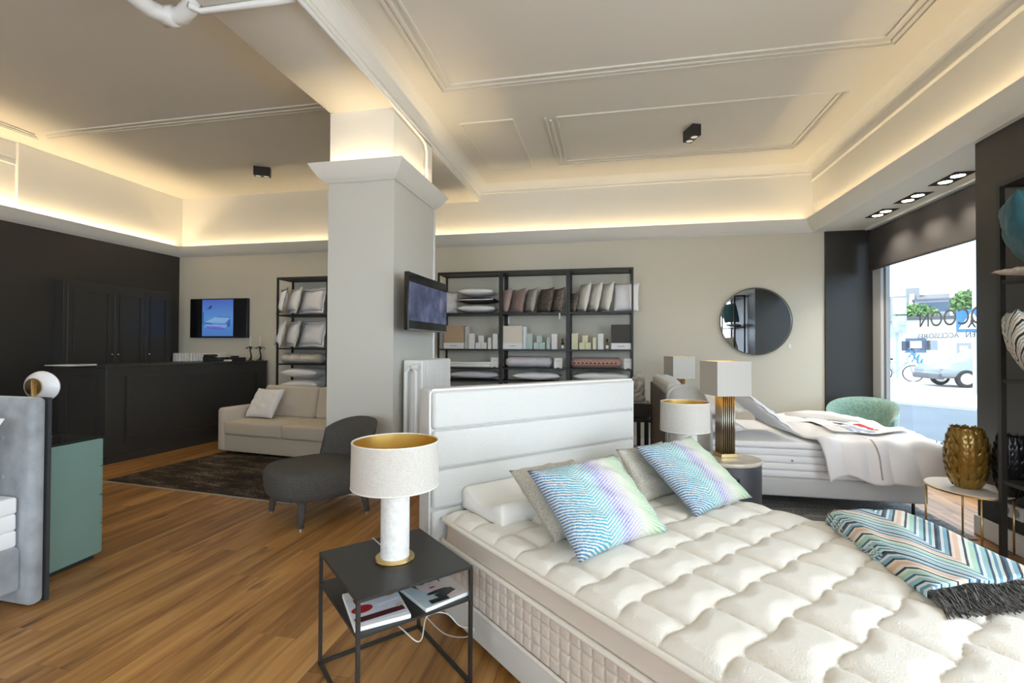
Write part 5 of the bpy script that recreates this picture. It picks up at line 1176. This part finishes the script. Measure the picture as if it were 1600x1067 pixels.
# bicycle
p=facing(1402,596); t=place('bicycle','bicycle leaning by the picture board','bicycle',p)
for s in (-.52,.52): tube('wheel',[(s+.34*math.cos(i*math.pi/14),0,.34+.34*math.sin(i*math.pi/14)) for i in range(28)],.022,'blackm',t,6,True)
for nm,pts in (('frame_tube',[(-.52,0,.34),(-.12,0,.34),(.35,0,.82)]),('frame_tube',[(-.52,0,.34),(-.22,0,.80),(.35,0,.78)]),('frame_tube',[(-.12,0,.34),(-.25,0,.92)]),('fork',[(.52,0,.34),(.33,0,.95)]),('handlebar',[(.33,-.25,1.0),(.33,0,.97),(.33,.25,1.0)]),('saddle',[(-.38,0,.94),(-.14,0,.94)])): tube(nm,pts,.02 if nm!='saddle' else .04,simple('bike_paint',(.30,.36,.42),.4) if nm!='saddle' else 'blackm',t,6)
# silver hatchback
p=facing(1497,603); p=p+sx_*(across(p,1450,1450)[0]+1.78); t=place('silver_car','silver hatchback on the road in front of the garden wall','car',p); t.rotation_euler[2]+=R(28)
silver=simple('car_silver',(.30,.32,.34),.25,metal=.5); prof=[(-2.05,.32),(-2.1,.55),(-2.0,.78),(-1.1,.93),(-.45,1.36),(.1,1.46),(1.0,1.44),(1.65,1.10),(1.98,.98),(2.08,.6),(2.02,.32)]
bm=bmesh.new(); n=len(prof); A_=[bm.verts.new((x,-.84+.10*max(0,(z-.9)/.5),z)) for x,z in prof]; B_=[bm.verts.new((x,.84-.10*max(0,(z-.9)/.5),z)) for x,z in prof]
bm.faces.new(A_); bm.faces.new(B_[::-1])
for i in range(n): bm.faces.new((A_[i],B_[i],B_[(i+1)%n],A_[(i+1)%n]))
bmesh.ops.recalc_face_normals(bm,faces=bm.faces); bmesh.ops.bevel(bm,geom=list(bm.edges),offset=.06,segments=3,affect='EDGES'); from_bm('car_body',bm,silver,t,True)
gm_=simple('car_glass',(.03,.04,.05),.08)
for poly in ([(-.85,.95),(-.40,1.30),(.0,1.38),(.0,.95)],[(.08,.95),(.08,1.39),(.85,1.38),(.85,.95)],[(.93,.96),(.93,1.37),(1.1,1.34),(1.5,1.05)]): prism('side_window',poly,.012,gm_,t,'y',(0,-.838,0)); prism('side_window',poly,.012,gm_,t,'y',(0,.826,0))
for s in (-1.28,1.30):
    for y in (-.80,.66):
        w_=lathe('wheel',[(0,0),(.30,0),(.315,.02),(.315,.14),(.30,.16),(0,.16)],'blackm',t,24); w_.matrix_local=Matrix.Translation((s,y+.08,.315))@Matrix.Rotation(R(90),4,'X')
        h_=lathe('hubcap',[(0,.0),(.20,0),(.20,.01),(0,.02)],'nickel',w_,18); h_.location=(0,0,.155)
box('headlamp',-2.06,-1.75,-.86,-.55,.66,.80,simple('lamp_lens',(.8,.82,.85),.1),t,bev=.04); box('tail_lamp',1.88,2.06,-.86,-.6,.75,.95,simple('tail_red',(.4,.02,.02),.2),t,bev=.03)
box('bumper',-2.13,-1.9,-.82,.82,.28,.48,simple('bumper_dark',(.10,.10,.11)),t,bev=.05)
